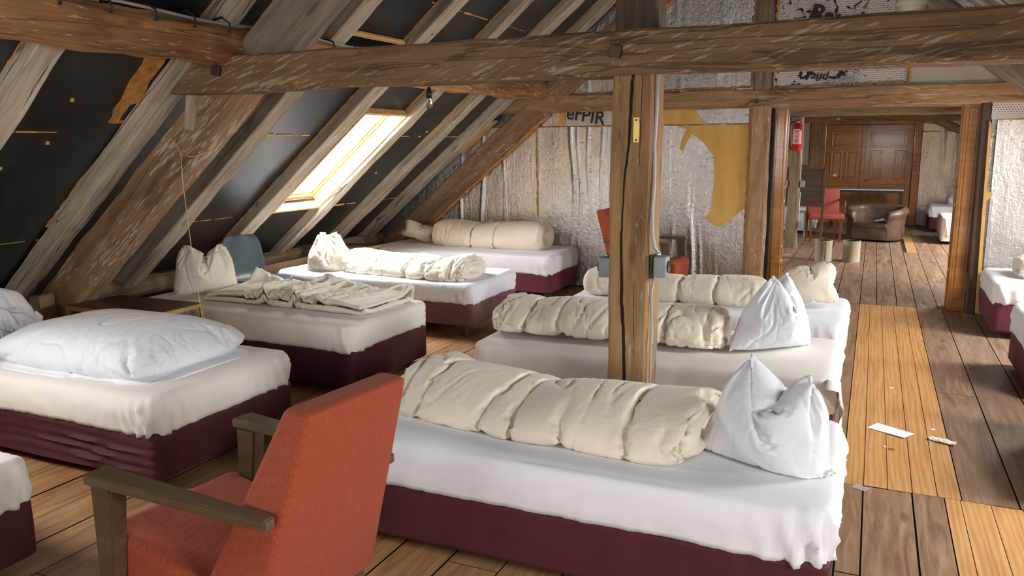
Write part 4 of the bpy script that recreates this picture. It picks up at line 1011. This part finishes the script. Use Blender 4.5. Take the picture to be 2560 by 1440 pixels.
CREASE = {'duvet_A': (.013, 9, 2.5, 2.5), 'duvet_B': (.013, 8, 3, 3), 'duvet_C': (.007, 9, 2, 2), 'duvet_L1': (.010, 6, 3, 3), 'duvet_L2': (.008, 4, 6, 6), 'duvet_L3': (.012, 7, 3, 3), 'duvet_L4': (.006, 7, 2, 2),
          'duvet_D': (.010, 7, 3, 3), 'pillow_A': (.010, 7, 7, 2.5), 'pillow_B': (.007, 6, 6, 3), 'pillow_C': (.006, 6, 6, 4), 'pillow_L1': (.006, 6, 6, 4), 'pillow_L2': (.008, 7, 7, 3), 'pillow_L3': (.009, 8, 8, 3), 'pillow_L4': (.006, 6, 6, 4)}
def place_soft(key, name, mat, x, y, z, rz, label, cat, group=None, flip=False):
    me = SOFT[key]().copy() if callable(SOFT[key]) else SOFT[key].copy()
    if flip: me.transform(Matrix.Scale(-1, 4, (1, 0, 0))); me.flip_normals()
    o = link(name, me, None, M[mat]); o.location = (x, y, z); o.rotation_euler = (0, 0, R(rz))
    return tag(o, label, cat, group)
SOFT = soft_specs()
for i_, k in enumerate(list(SOFT)): SOFT[k] = crease(SOFT[k](), *CREASE[k], 3.3*i_)
D = 'duvet'; P = 'pillow'
place_soft('duvet_A', D, 'cream', -1.155, 2.975, .466, -5, 'long rolled cream duvet on the large foreground bed, biggest roll of all', 'duvet')
place_soft('duvet_B', D, 'cream', -1.38, 4.47, .466, 2, 'rumpled cream duvet roll passing behind the free-standing post', 'duvet')
place_soft('duvet_C', D, 'cream', -1.30, 5.77, .466, -3, 'slim cream duvet roll in tight bulges on the bed before the doorway', 'duvet')
place_soft('duvet_L1', D, 'white', -3.68, 2.98, .455, 0, 'flat puffed white duvet on the bed behind the orange armchair', 'duvet')
place_soft('duvet_L2', D, 'ivory', -3.74, 4.65, .472, -1, 'thin flat-folded cream duvet with layered edges, beside the blue chair', 'duvet')
place_soft('duvet_L3', D, 'ivory', -3.72, 6.08, .458, -3, 'brightly lit ivory duvet roll on the mauve-based bed', 'duvet')
place_soft('duvet_L4', D, 'cream', -3.86, 8.02, .468, -1, 'thick smooth cream duvet roll on the bed against the foil partition', 'duvet')
place_soft('duvet_D', D, 'cream', 1.75, 7.85, .466, 4, 'cream duvet roll at the right edge by the foil wall', 'duvet')
place_soft('duvet_D', D, 'cream', 1.85, 16.5, .466, 0, 'cream duvet in the far room beside the double door', 'duvet')
place_soft('pillow_A', P, 'white', -.295, 2.85, .472, 18, 'bulging white pillow with two rolled ears on the foreground bed', 'pillow')
place_soft('pillow_B', P, 'white', -.46, 4.50, .462, 25, 'tall white pillow folded to a peak, behind the bulging white one', 'pillow')
place_soft('pillow_C', P, 'cream', -.34, 5.80, .462, 10, 'square cream pillow standing on the bed before the doorway', 'pillow')
place_soft('pillow_L1', P, 'white', -4.88, 3.02, .458, 70, 'white pillow cut off by the left edge behind the puffed white duvet', 'pillow')
place_soft('pillow_L2', P, 'ivory', -4.72, 4.62, .468, 25, 'cream pillow with two pointed ears leaning under the string', 'pillow')
place_soft('pillow_L3', P, 'ivory', -4.56, 5.98, .456, 15, 'glowing ivory pillow gathered like a sack on the mauve-based bed', 'pillow')
place_soft('pillow_L4', P, 'cream', -4.80, 8.0, .466, 10, 'small cream pillow under the brace by the foil partition', 'pillow')
# ------------------------------------------------------------ orange armchairs
def armchair(x, y, rz, label):
    """front along local +x"""
    t = thing('armchair', label, 'armchair', (x, y, 0), rz)
    def slab(sec, hw, name, mat, n=10, r=.018):          # side outline in x-z, pushed out across y, soft edges
        mb = MB(); mb.prism([(a, -hw, b) for a, b in sec], (0, 1, 0), 2*hw); bm = mb.bm
        bmesh.ops.recalc_face_normals(bm, faces=bm.faces)
        bmesh.ops.bevel(bm, geom=list(bm.edges), offset=r, segments=4, profile=.5, affect='EDGES')
        return mb.build(name, M[mat], t, angle=40)
    mb = MB(); dy = -.01                                   # reclined back, wider towards the seat
    mb.hexa([(-.235, -.265+dy, .23), (-.235, .262+dy, .23), (.02, .255+dy, .26), (.02, -.258+dy, .26)], [(-.452, -.205+dy, .93), (-.452, .205+dy, .93), (-.352, .200+dy, .935), (-.352, -.200+dy, .935)])
    bmesh.ops.bevel(mb.bm, geom=list(mb.bm.edges), offset=.024, segments=4, profile=.5, affect='EDGES'); mb.build('backrest', M['orange'], t, angle=40)
    slab([(-.20, .22), (-.22, .36), (-.10, .355), (.37, .455), (.415, .42), (.41, .30), (.38, .23)], .245, 'seat', 'orange', r=.025)
    slab([(-.20, .205), (-.20, .245), (.36, .29), (.36, .235)], .20, 'seat_frame', 'armwood', r=.004)
    for s in (-1, 1):
        mb = MB(); z0, z1 = .617, .650
        ro, ri = .268*s, .228*s; fo_, fi = .322*s, .235*s
        pts = [(-.345, ro), (.355, fo_), (.365, fi), (-.345, ri)]
        mb.prism([(a, b, z0) for a, b in pts], (0, 0, 1), z1-z0)
        bmesh.ops.bevel(mb.bm, geom=list(mb.bm.edges), offset=.005, segments=2, affect='EDGES')
        mb.build('armrest', M['armwood'], t, angle=40)
        mb = MB()                                         # broad tapering front leg
        mb.hexa([(.335, .245*s, 0), (.375, .245*s, 0), (.375, .29*s, 0), (.335, .29*s, 0)], [(.26, .242*s, .618), (.352, .242*s, .618), (.35, .305*s, .618), (.262, .298*s, .618)])
        bmesh.ops.bevel(mb.bm, geom=list(mb.bm.edges), offset=.006, segments=2, affect='EDGES'); mb.build('front_leg', M['armwood'], t, angle=40)
        mb = MB(); mb.hexa([(-.30, .19*s, 0), (-.26, .19*s, 0), (-.26, .23*s, 0), (-.30, .23*s, 0)], [(-.22, .19*s, .26), (-.16, .19*s, .26), (-.16, .235*s, .26), (-.22, .235*s, .26)])
        bmesh.ops.bevel(mb.bm, geom=list(mb.bm.edges), offset=.004, segments=2, affect='EDGES'); mb.build('rear_leg', M['armwood'], t, angle=40)
    return t
armchair(-1.685, 1.775, R(174), 'orange-red woven armchair with dark wooden arms in the foreground, seen from behind')
armchair(-2.10, 7.95, R(-4), 'orange-red armchair against the foil wall, mostly hidden by the post')

# ------------------------------------------------------------ blue shell chair
t = thing('shell_chair', 'blue moulded plastic chair between two beds under the left slope', 'chair', (-4.77, 5.27, 0), R(-12))
prof = [(.215, .44), (.20, .462), (.12, .462), (0, .452), (-.10, .45), (-.16, .462), (-.20, .50), (-.225, .57), (-.25, .66), (-.27, .75), (-.285, .815), (-.29, .835)]
hw = [.17, .20, .22, .225, .215, .20, .19, .195, .20, .195, .17, .13]
vs = []; fs = []; n = 14
for i, ((x, z), w_) in enumerate(zip(prof, hw)):
    for j in range(n+1):
        v = j/n*2-1; e = abs(v)**3
        lift = .035*e if i < 6 else .0; back = .05*v*v if i >= 6 else 0
        vs.append((x+back, v*w_, z+lift))
for i in range(len(prof)-1):
    for j in range(n): k = i*(n+1)+j; fs.append((k, k+1, k+n+2, k+n+1))
me = bpy.data.meshes.new('shell'); me.from_pydata(vs, [], fs); o = link('seat_shell', me, t, M['blue']); m = o.modifiers.new('t', 'SOLIDIFY'); m.thickness = .008; m = o.modifiers.new('s', 'SUBSURF'); m.render_levels = 2
for sx in (-1, 1):
    for sy in (-1, 1): MB().tube([(sx*.10, sy*.10, .45), (sx*.17, sy*.19, .30), (sx*.21, sy*.21, 0)], .011, 10).build('leg', M['steel'], t, smooth=True)

# ------------------------------------------------------------ low tables with brass frames
def low_table(x0, x1, y0, y1, h, label):
    t = thing('low_table', label, 'table', ((x0+x1)/2, (y0+y1)/2, 0)); a, b = (x1-x0)/2, (y1-y0)/2
    MB().box(-a+.012, a-.012, -b+.012, b-.012, h-.024, h, bev=.002).build('table_top', M['darkwood'], t)
    fr = MB(); q = .024
    for c in ((-a, a, -b, -b+q), (-a, a, b-q, b), (-a, -a+q, -b+q, b-q), (a-q, a, -b+q, b-q)): fr.box(c[0], c[1], c[2], c[3], h-.030, h-.004)
    fr.build('frame', M['brass'], t)
    for sx in (-1, 1):
        for sy in (-1, 1): MB().box(sx*(a-q/2)-q/2, sx*(a-q/2)+q/2, sy*(b-q/2)-q/2, sy*(b-q/2)+q/2, 0, h-.03, bev=.002).build('leg', M['brass'], t)
    return t
low_table(-4.90, -4.10, 3.54, 3.98, .555, 'low dark wooden table with brass edge behind the puffed white duvet')
low_table(-5.42, -4.78, 6.76, 7.16, .552, 'low dark wooden table with brass frame behind the glowing ivory pillow')

# ------------------------------------------------------------ fittings on the post
def on_post_box(x, y, z, s, label, name='socket_box'):
    t = thing(name, label, 'socket', (x, y, z))
    MB().box(min(0, s*.012), max(0, s*.012), -.045, .045, -.055, .055, bev=.003).build('back_plate', M['black'], t)
    MB().box(min(s*.012, s*.075), max(s*.012, s*.075), -.040, .040, -.050, .050, bev=.010).build('housing', M['grey_plastic'], t, angle=40)
    o = MB().lathe([(0, 0), (.022, 0), (.026, .004), (.030, .004)], 24).build('socket_opening', M['black'], t, smooth=True); o.location = (s*.0765, -.0, 0); o.rotation_euler = (0, R(90*s), 0)
    o = MB().lathe([(0, 0), (.010, 0), (.010, .014), (.006, .018), (0, .018)], 12).build('cable_gland', M['chrome'], t, smooth=True); o.location = (s*.035, -.02, .05)
    return t
on_post_box(-.925, 3.66, 1.03, 1, 'grey surface socket box with round opening on the right side of the post')
on_post_box(-1.135, 3.75, 1.00, -1, 'grey socket box peeking out on the left side of the post')
tag(MB().tube([(-.918, 3.635, 1.93), (-.916, 3.635, 1.75), (-.922, 3.635, 1.60), (-.918, 3.635, 1.43), (-.925, 3.635, 1.3), (-.922, 3.635, 1.18), (-.91, 3.635, 1.12), (-.885, 3.64, 1.09)], .0085, 10).build('cable_pipe', M['grey_tube'], smooth=True), 'grey cable pipe running down the right edge of the post to the socket', 'cable')
tag(MB().tube([(-.915, 3.65, .975), (-.920, 3.635, .9), (-.915, 3.635, .7), (-.918, 3.635, .4), (-.915, 3.635, .02)], .006, 8).build('cable_pipe', M['grey_tube'], smooth=True), 'thin grey cable below the socket box on the post', 'cable')
t = thing('strike_plate', 'small brass strike plate screwed to the front of the post', 'plate', (-1.0, 3.604, 1.66))
MB().box(-.014, .014, -.003, .004, -.058, .058, bev=.002).build('plate', M['brass'], t)
MB().box(.008, .016, -.010, .0, -.035, .035, bev=.001).build('lip', M['brass'], t)
for z in (-.045, .045): o = MB().lathe([(0, 0), (.005, 0), (.005, .002), (0, .002)], 10).build('screw', M['black'], t); o.location = (0, -.0035, z); o.rotation_euler = (R(90), 0, 0)
for x, z, l in ((-1.085, 2.005, 'square wooden peg in the tie beam, in front of the post'), (-3.42, 2.02, 'dark square mortise peg near the left end of the tie beam')):
    o = tag(MB().box(-.028, .028, -.02, .02, -.028, .028, bev=.004).build('peg', M['darkwood']), l, 'peg'); o.location = (x, 3.548, z); o.rotation_euler = (0, R(12), 0)
o = tag(MB().box(-.018, .018, -.02, .02, -.022, .022, bev=.003).build('peg', M['darkwood']), 'dark peg in the wall beam above the wall post', 'peg'); o.location = (-1.10, 8.36, 2.0)

# bare bulb under the tie beam
t = thing('pendant_bulb', 'clear bare light bulb in a black socket hanging from the tie beam', 'bulb', (-2.125, 3.68, 1.815))
MB().tube([(0, 0, .075), (0, 0, .115)], .003, 8).build('cable', M['black'], t, smooth=True)
MB().lathe([(0, .078), (.007, .078), (.010, .070), (.012, .06), (.0155, .055), (.0155, .022), (.0, .022)], 20).build('lamp_socket', M['black'], t, smooth=True)
MB().lathe([(.0, -.034), (.009, -.032), (.0165, -.024), (.0205, -.012), (.020, -.002), (.015, .009), (.011, .018), (.011, .024)], 24).build('bulb_glass', M['bulb'], t, smooth=True)
MB().tube([(-.004, 0, .02), (-.005, 0, -.008), (0, 0, -.014), (.005, 0, -.008), (.004, 0, .02)], .0008, 5).build('filament', M['steel'], t, smooth=True)

# string tied round the brace
t = thing('string', 'thin pale string knotted around the rust-brown brace and hanging straight down', 'string', (0, 0, 0))
MB().tube([(-3.95, 3.66, 1.675), (-3.93, 3.643, 1.66), (-3.89, 3.64, 1.63), (-3.855, 3.637, 1.585), (-3.838, 3.636, 1.553), (-3.80, 3.637, 1.545), (-3.74, 3.637, 1.541), (-3.69, 3.64, 1.549), (-3.66, 3.66, 1.565)], .0026, 6).build('loop', M['string'], t, smooth=True)
MB().tube([(-3.838, 3.636, 1.553), (-3.842, 3.634, 1.46), (-3.838, 3.632, 1.375), (-3.80, 3.625, .95), (-3.748, 3.62, .50), (-3.74, 3.62, .02)], .0024, 6).build('hanging_cord', M['string'], t, smooth=True)
MB().tube([(-3.838, 3.634, 1.553), (-3.834, 3.63, 1.48), (-3.835, 3.63, 1.41), (-3.833, 3.63, 1.375)], .0022, 6).build('loose_end', M['string'], t, smooth=True)
MB().lathe([(0, -.006), (.005, -.003), (.005, .003), (0, .006)], 8, (-3.838, 3.633, 1.552)).build('knot', M['string'], t, smooth=True)

# cable along the purlin with black ties
t = thing('roof_cable', 'grey cable tied with black loops along the top of the brown purlin', 'cable', (0, 0, 0))
pts = [(-3.35, y, 2.278+.010*math.sin(y*5)) for y in [2.4+.12*i for i in range(30)]]
MB().tube(pts, .009, 8).build('cable', M['grey_tube'], t, smooth=True)
rnd = random.Random(5)
for y in (2.50, 2.76, 3.02, 3.27, 3.52, 4.20, 4.46, 4.70):
    q = rnd.uniform(-.01, .01)
    MB().tube([(-3.38, y-.02, 2.285), (-3.335, y, 2.295+q), (-3.298, y+.015, 2.27), (-3.292, y+.02, 2.235), (-3.30, y+.016, 2.215)], .006, 6).build('cable_tie', M['black'], t, smooth=True)
t = thing('rafter_cable', 'thin grey pipe clipped to a rafter above the tie beam', 'cable', (0, 0, 0))
f = lambda x: (x, 5.60, zb(x, 1.80)-.012)
MB().tube([f(-3.40), f(-3.15), f(-2.9), f(-2.4)], .009, 8).build('pipe', M['grey_tube'], t, smooth=True)
for x in (-3.20, -3.02): MB().lathe([(.0, -.008), (.014, -.008), (.014, .008), (0, .008)], 10, f(x)).build('clip', M['steel'], t)

# round fixture on top of the tie beam
t = thing('round_fixture', 'cream round enamel fixture lying on the tie beam at the top right', 'fixture', (.092, 3.63, 2.086))
MB().lathe([(0, 0), (.045, 0), (.055, .006), (.058, .012), (.056, .034)], 32).build('lower_shell', M['enamel'], t, smooth=True)
MB().lathe([(.0572, .034), (.060, .036), (.060, .044), (.056, .062), (.040, .070), (0, .072)], 32).build('upper_shell', M['enamel'], t, smooth=True)

# ------------------------------------------------------------ litter on the floor
o = MB().prism([(.061, 4.747, .0025), (.117, 4.849, .0035), (.304, 4.734, .0045), (.248, 4.637, .007)], (0, 0, 1), .0012).build('paper_sheet', M['paper']); tag(o, 'folded white paper strip lying on the new yellow boards', 'paper')
vs = []; fs = []; n = 18
for i in range(n+1):
    for j in range(9):
        u, v = i/n-.5, j/8-.5
        x = .435+u*.125+v*.012; y = 4.665-u*.055+v*.065*(1-.5*abs(u))
        vs.append((x, y, .006+.012*abs(nz((u*5, v*7, 2), 1.6, 2))*2+.006*math.cos(v*3)))
for i in range(n):
    for j in range(8): k = i*9+j; fs.append((k, k+9, k+10, k+1))
me = bpy.data.meshes.new('tissue'); me.from_pydata(vs, [], fs); o = link('tissue', me, None, M['tissue']); m = o.modifiers.new('t', 'SOLIDIFY'); m.thickness = .004; m = o.modifiers.new('s', 'SUBSURF'); m.render_levels = 1; m.levels = 1
tag(o, 'crumpled white tissue on the edge of the new yellow boards', 'tissue')
pts = [(.181+.017*math.cos(a)+.0, 4.44+.011*math.sin(a), .0045) for a in [R(k) for k in range(-150, 171, 20)]]
tag(MB().tube(pts, .0016, 6).build('hair_tie', M['redplastic'], smooth=True), 'tiny red open loop lying below the paper strip', 'loop')
tag(MB().lathe([(0, 0), (.008, .001), (.009, .003), (.006, .006), (0, .007)], 14, (.149, 4.472, .0)).build('pearl_button', M['white_plastic'], smooth=True), 'tiny white button beside the red loop', 'button')
me = wall_mesh(0, .07, lambda x: 0, lambda x: .05, 0, 12, 8, [], amp=.7); me.transform(Matrix.Translation((.0, 3.85, .006)) @ Matrix.Rotation(R(-25), 4, 'Z') @ Matrix.Rotation(R(-90), 4, 'X')); o = link('plastic_wrapper', me, None, M['bag'])
tag(o, 'crinkled clear plastic wrapper by the corner of the foreground bed', 'wrapper')
for k, (x, y) in enumerate(((.20, 5.62), (.40, 4.86))):
    tag(MB().lathe([(0, 0), (.010, .0), (.012, .003), (.004, .005), (0, .005)], 7, (x, y, .0)).build('paper_scrap', M['paper']), ['small white scrap in the middle of the new yellow boards', 'small white crumb just above the crumpled tissue'][k], 'scrap')

# ------------------------------------------------------------ far room
t = thing('fire_extinguisher', 'red fire extinguisher hanging on the grey-brown post in the far room', 'fire extinguisher', (-1.075, 12.735, 1.47))
MB().lathe([(0, 0), (.062, 0), (.070, .012), (.070, .36), (.060, .385), (.035, .405), (.022, .41), (0, .41)], 28).build('cylinder', M['red'], t, smooth=True)
vs = []; fs = []
for i in range(13):
    a = R(-150+i*10)
    for z in (.10, .30): vs.append((.0712*math.cos(a), .0712*math.sin(a), z))
for i in range(12): fs.append((2*i, 2*i+2, 2*i+3, 2*i+1))
me = bpy.data.meshes.new('label'); me.from_pydata(vs, [], fs); o = link('instruction_label', me, t, plain('pale_red_label', (.62, .20, .18), .4)); lab = o
def print_bar(a0, a1, z0, z1, m, parent, rad=.0722):
    vs = []; fs = []; n = 6
    for i in range(n+1):
        a = R(lerp(a0, a1, i/n))
        for z in (z0, z1): vs.append((rad*math.cos(a), rad*math.sin(a), z))
    for i in range(n): fs.append((2*i, 2*i+2, 2*i+3, 2*i+1))
    me = bpy.data.meshes.new('print'); me.from_pydata(vs, [], fs); return link('label_print', me, parent, M[m])
for z0, z1, a0, a1 in ((.305, .318, -135, -60), (.27, .275, -120, -70), (.255, .26, -118, -72), (.24, .245, -120, -70), (.225, .23, -115, -75), (.18, .20, -125, -112), (.18, .20, -100, -87), (.18, .20, -78, -66), (.12, .125, -120, -68), (.11, .114, -120, -68)):
    print_bar(a0, a1, z0, z1, 'white_plastic', lab)
MB().lathe([(0, .405), (.02, .405), (.02, .44), (.012, .45), (0, .45)], 16).build('valve', M['chrome'], t, smooth=True)
MB().box(-.012, .012, -.075, .03, .452, .462, bev=.003).build('lever', M['black'], t)
MB().tube([(-.015, 0, .43), (-.06, -.01, .43), (-.105, -.015, .40), (-.125, -.015, .33), (-.118, -.01, .2), (-.09, 0, .06), (-.078, 0, .02)], .009, 8).build('hose', M['black'], t, smooth=True)
MB().box(-.03, .03, .066, .082, .10, .34).build('bracket', M['steel'], t)
def rail(pts, label): tag(MB().tube(pts, .005, 6).build('wall_cable', M['white_plastic'], smooth=True), label, 'cable')
t = thing('socket_box', 'pale grey socket box on the right side of the extinguisher post, waist high', 'socket', (-.985, 12.86, .98)); MB().box(-.02, .045, -.04, .04, -.05, .05, bev=.006).build('housing', M['grey_plastic'], t)
MB().tube([(-.01, -.03, .05), (-.02, -.03, .15), (-.035, -.03, .6), (-.035, -.03, .95)], .006, 6).build('supply_cable', M['white_plastic'], t, smooth=True)
t = thing('socket_box', 'pale grey socket box on the left side of the extinguisher post', 'socket', (-1.20, 12.86, .98)); MB().box(-.045, .02, -.04, .04, -.05, .05, bev=.006).build('housing', M['grey_plastic'], t)
t = thing('socket_box', 'small grey box low on the extinguisher post near the chair', 'socket', (-.985, 12.86, .36)); MB().box(-.02, .05, -.04, .04, -.05, .05, bev=.006).build('housing', M['grey_plastic'], t)
MB().tube([(0, -.03, .05), (-.012, -.035, .25), (-.005, -.03, .5)], .005, 6).build('supply_cable', M['white_plastic'], t, smooth=True)

# old bed headboard standing as a screen behind the post
t = thing('headboard_screen', 'dark brown headboard with curved top standing behind the extinguisher post', 'headboard', (-.98, 13.35, 0))
top = [(-.32, 1.16), (-.29, 1.20), (-.20, 1.24), (-.05, 1.255), (.02, 1.245), (.10, 1.20), (.15, 1.185), (.22, 1.19), (.30, 1.185)]
mb = MB(); mb.prism([(x, 0, z) for x, z in [(-.32, .62)]+top+[(.30, .62)]], (0, 1, 0), .03); mb.build('board', M['walnut'], t)
for x in (-.31, .27): MB().box(x-.005, x+.035, -.01, .04, 0, 1.17, bev=.003).build('leg', M['walnut'], t)
MB().box(-.30, .28, -.008, .0, .60, .66, bev=.002).build('cross_rail', M['walnut'], t)

# brick-red armchair
t = thing('dining_armchair', 'brick-red upholstered chair with mahogany frame in the far room', 'chair', (-.70, 14.05, 0), R(12))
def soft_box(name, b, mat, par, bev=.02, m4=None):
    return MB().box(*b, bev=bev, seg=3, mat=m4).build(name, M[mat], par, angle=40)
soft_box('seat', (-.27, .27, -.26, .24, .36, .46), 'brick', t, .03)
soft_box('backrest', (-.25, .27, -.035, .03, 0, .40), 'brick', t, .02, Matrix.Translation((0, .25, .44)) @ Matrix.Rotation(R(-8), 4, 'X'))
for sx in (-1, 1):
    MB().hexa([(sx*.22-.018, -.235, 0), (sx*.22+.018, -.235, 0), (sx*.22+.018, -.2, 0), (sx*.22-.018, -.2, 0)], [(sx*.235-.022, -.25, .36), (sx*.235+.022, -.25, .36), (sx*.235+.022, -.2, .36), (sx*.235-.022, -.2, .36)]).build('leg', M['redwood'], t)
    MB().hexa([(sx*.22-.018, .27, 0), (sx*.22+.018, .27, 0), (sx*.22+.018, .30, 0), (sx*.22-.018, .30, 0)], [(sx*.235-.02, .20, .36), (sx*.235+.02, .20, .36), (sx*.235+.02, .24, .36), (sx*.235-.02, .24, .36)]).build('leg', M['redwood'], t)
    MB().tube([(sx*.275, -.17, .36), (sx*.28, -.175, .62), (sx*.285, -.15, .655), (sx*.285, .0, .66), (sx*.275, .26, .66)], [.016, .015, .018, .016, .015], 8).build('armrest', M['redwood'], t, smooth=True)

# leather tub chair
t = thing('tub_chair', 'worn brown leather tub armchair with rolled arms in the far room', 'armchair', (.08, 14.42, 0), R(-14))
def tub():
    vs = []; fs = []; n = 44; prof = []
    for i in range(n+1):
        a = R(-62+304*i/n)                                  # opening towards the viewer
        ang = a
        d = abs(i/n-.5)*2
        rx, ry = .40, .36
        c, s = math.cos(ang), math.sin(ang)
        c, s = math.copysign(abs(c)**.75, c), math.copysign(abs(s)**.75, s)
        prof.append((rx*c, ry*s+.0, d))
    k = 16; rings = []
    for i, (x, y, d) in enumerate(prof):
        x2, y2, _ = prof[min(i+1, n)]; x1, y1, _ = prof[max(i-1, 0)]
        tx, ty = x2-x1, y2-y1; l = math.hypot(tx, ty); nx, ny = ty/l, -tx/l   # outward
        H = .575-.085*d**2; rr_ = .072
        sec = [(.030, .03), (.035, .18), (.030, .34)]
        for q in range(9):
            a = R(-50+q*32.5); sec.append((rr_*math.cos(a)*1.0+.012, H-rr_+rr_*math.sin(a)))
        sec += [(-.045, .36), (-.05, .2), (-.045, .03), (0, .02)]
        ring = []
        for o_, z in sec:
            ring.append(len(vs)); vs.append((x+nx*o_, y+ny*o_, z))
        rings.append(ring)
    m_ = len(rings[0])
    for a, b in zip(rings[:-1], rings[1:]):
        for j in range(m_): fs.append((a[j], b[j], b[(j+1) % m_], a[(j+1) % m_]))
    fs.append(tuple(rings[0])); fs.append(tuple(rings[-1])[::-1])
    me = bpy.data.meshes.new('tub'); me.from_pydata(vs, [], fs)
    return me
me = tub(); o = link('arms_and_back', me, t, M['leather']); m = o.modifiers.new('s', 'SUBSURF'); m.render_levels = 1; m.levels = 1
soft_box('seat_cushion', (-.27, .27, -.36, .24, .22, .31), 'leather', t, .03)
soft_box('front_panel', (-.27, .27, -.345, .2, .03, .23), 'leather', t, .02)
vs = []; fs = []; n = 12
for i in range(n+1):
    for j in range(n+1):
        u, v = i/n-.5, j/n-.5; vs.append((.13+u*.24, -.08+v*.2+u*.05, .318+.035*(1-4*u*u)*(1-4*v*v)+.03*abs(nz((u*4, v*4, 7), 1.4, 2))))
for i in range(n):
    for j in range(n): k = i*(n+1)+j; fs.append((k, k+n+1, k+n+2, k+1))
me = bpy.data.meshes.new('cloth'); me.from_pydata(vs, [], fs); me.transform(t.matrix_basis); o = link('crumpled_cloth', me, None, cloth('grey_cloth', (.38, .39, .42))); m = o.modifiers.new('t', 'SOLIDIFY'); m.thickness = .006; m = o.modifiers.new('s', 'SUBSURF'); m.render_levels = 1; m.levels = 1
tag(o, 'crumpled grey cloth lying on the seat of the leather tub chair', 'cloth')

# waste bins
for x, y, l in ((-.557, 11.60, 'beige cylindrical waste bin in the far room, left of its twin, with a vertical seam'), (-.205, 11.66, 'beige cylindrical waste bin in the far room, the one closer to the leather chair')):
    t = thing('waste_bin', l, 'waste bin', (x, y, 0), R(0 if x < -.4 else 120))
    MB().lathe([(0, .004), (.108, .004), (.110, .0), (.110, .275), (.1125, .278), (.1125, .284), (.106, .284), (.106, .012), (0, .012)], 36).build('bin_body', M['beige'], t, smooth=True, ) .data.set_sharp_from_angle(angle=R(40))
    MB().lathe([(.1055, .020), (.1055, .282), (.104, .282), (.104, .016), (0, .016)], 30).build('liner', M['black'], t, smooth=True)
    MB().box(.030, .034, -.1095, -.106, .02, .27).build('seam', M['darkwood'], t)

# table in front of the far doors
t = thing('trestle_table', 'white-topped table with dark steel legs in front of the far double door', 'table', (-.10, 16.45, 0))
MB().box(-.62, .62, -.28, .28, .715, .735, bev=.004).build('table_top', M['white_plastic'], t)
fr = MB()
for b in ((-.60, .60, -.27, -.245), (-.60, .60, .245, .27), (-.60, -.575, -.245, .245), (.575, .60, -.245, .245)): fr.box(b[0], b[1], b[2], b[3], .675, .715)
fr.build('frame', M['steel'], t)
for x in (-.59, .24, .59):
    for y in (-.257, .257):
        if x == .24 and y > 0: continue
        MB().box(x-.016, x+.016, y-.014, y+.014, 0, .68).build('leg', M['steel'], t)

# small stool with a book behind the chair
t = thing('stool', 'small light stool behind the brick-red chair in the far room', 'stool', (-1.15, 14.55, 0))
MB().box(-.2, .16, -.15, .15, .40, .43, bev=.005).build('seat', M['white_plastic'], t)
for sx in (-.17, .13):
    for sy in (-.12, .12): MB().box(sx-.014, sx+.014, sy-.014, sy+.014, 0, .40).build('leg', M['beige'], t)
o = MB().box(-.07, .07, -.05, .05, 0, .012, bev=.001).build('booklet', M['paper']); o.location = (-1.04, 14.52, .431); o.rotation_euler = (0, 0, .3); tag(o, 'white booklet lying on the light stool in the far room', 'booklet')
o = MB().box(-.03, .03, -.002, 0, -.018, .018).build('notice', M['white_plastic']); o.location = (-.70, 17.05, 2.04); tag(o, 'small white notice on the wall beam above the far double door', 'notice')
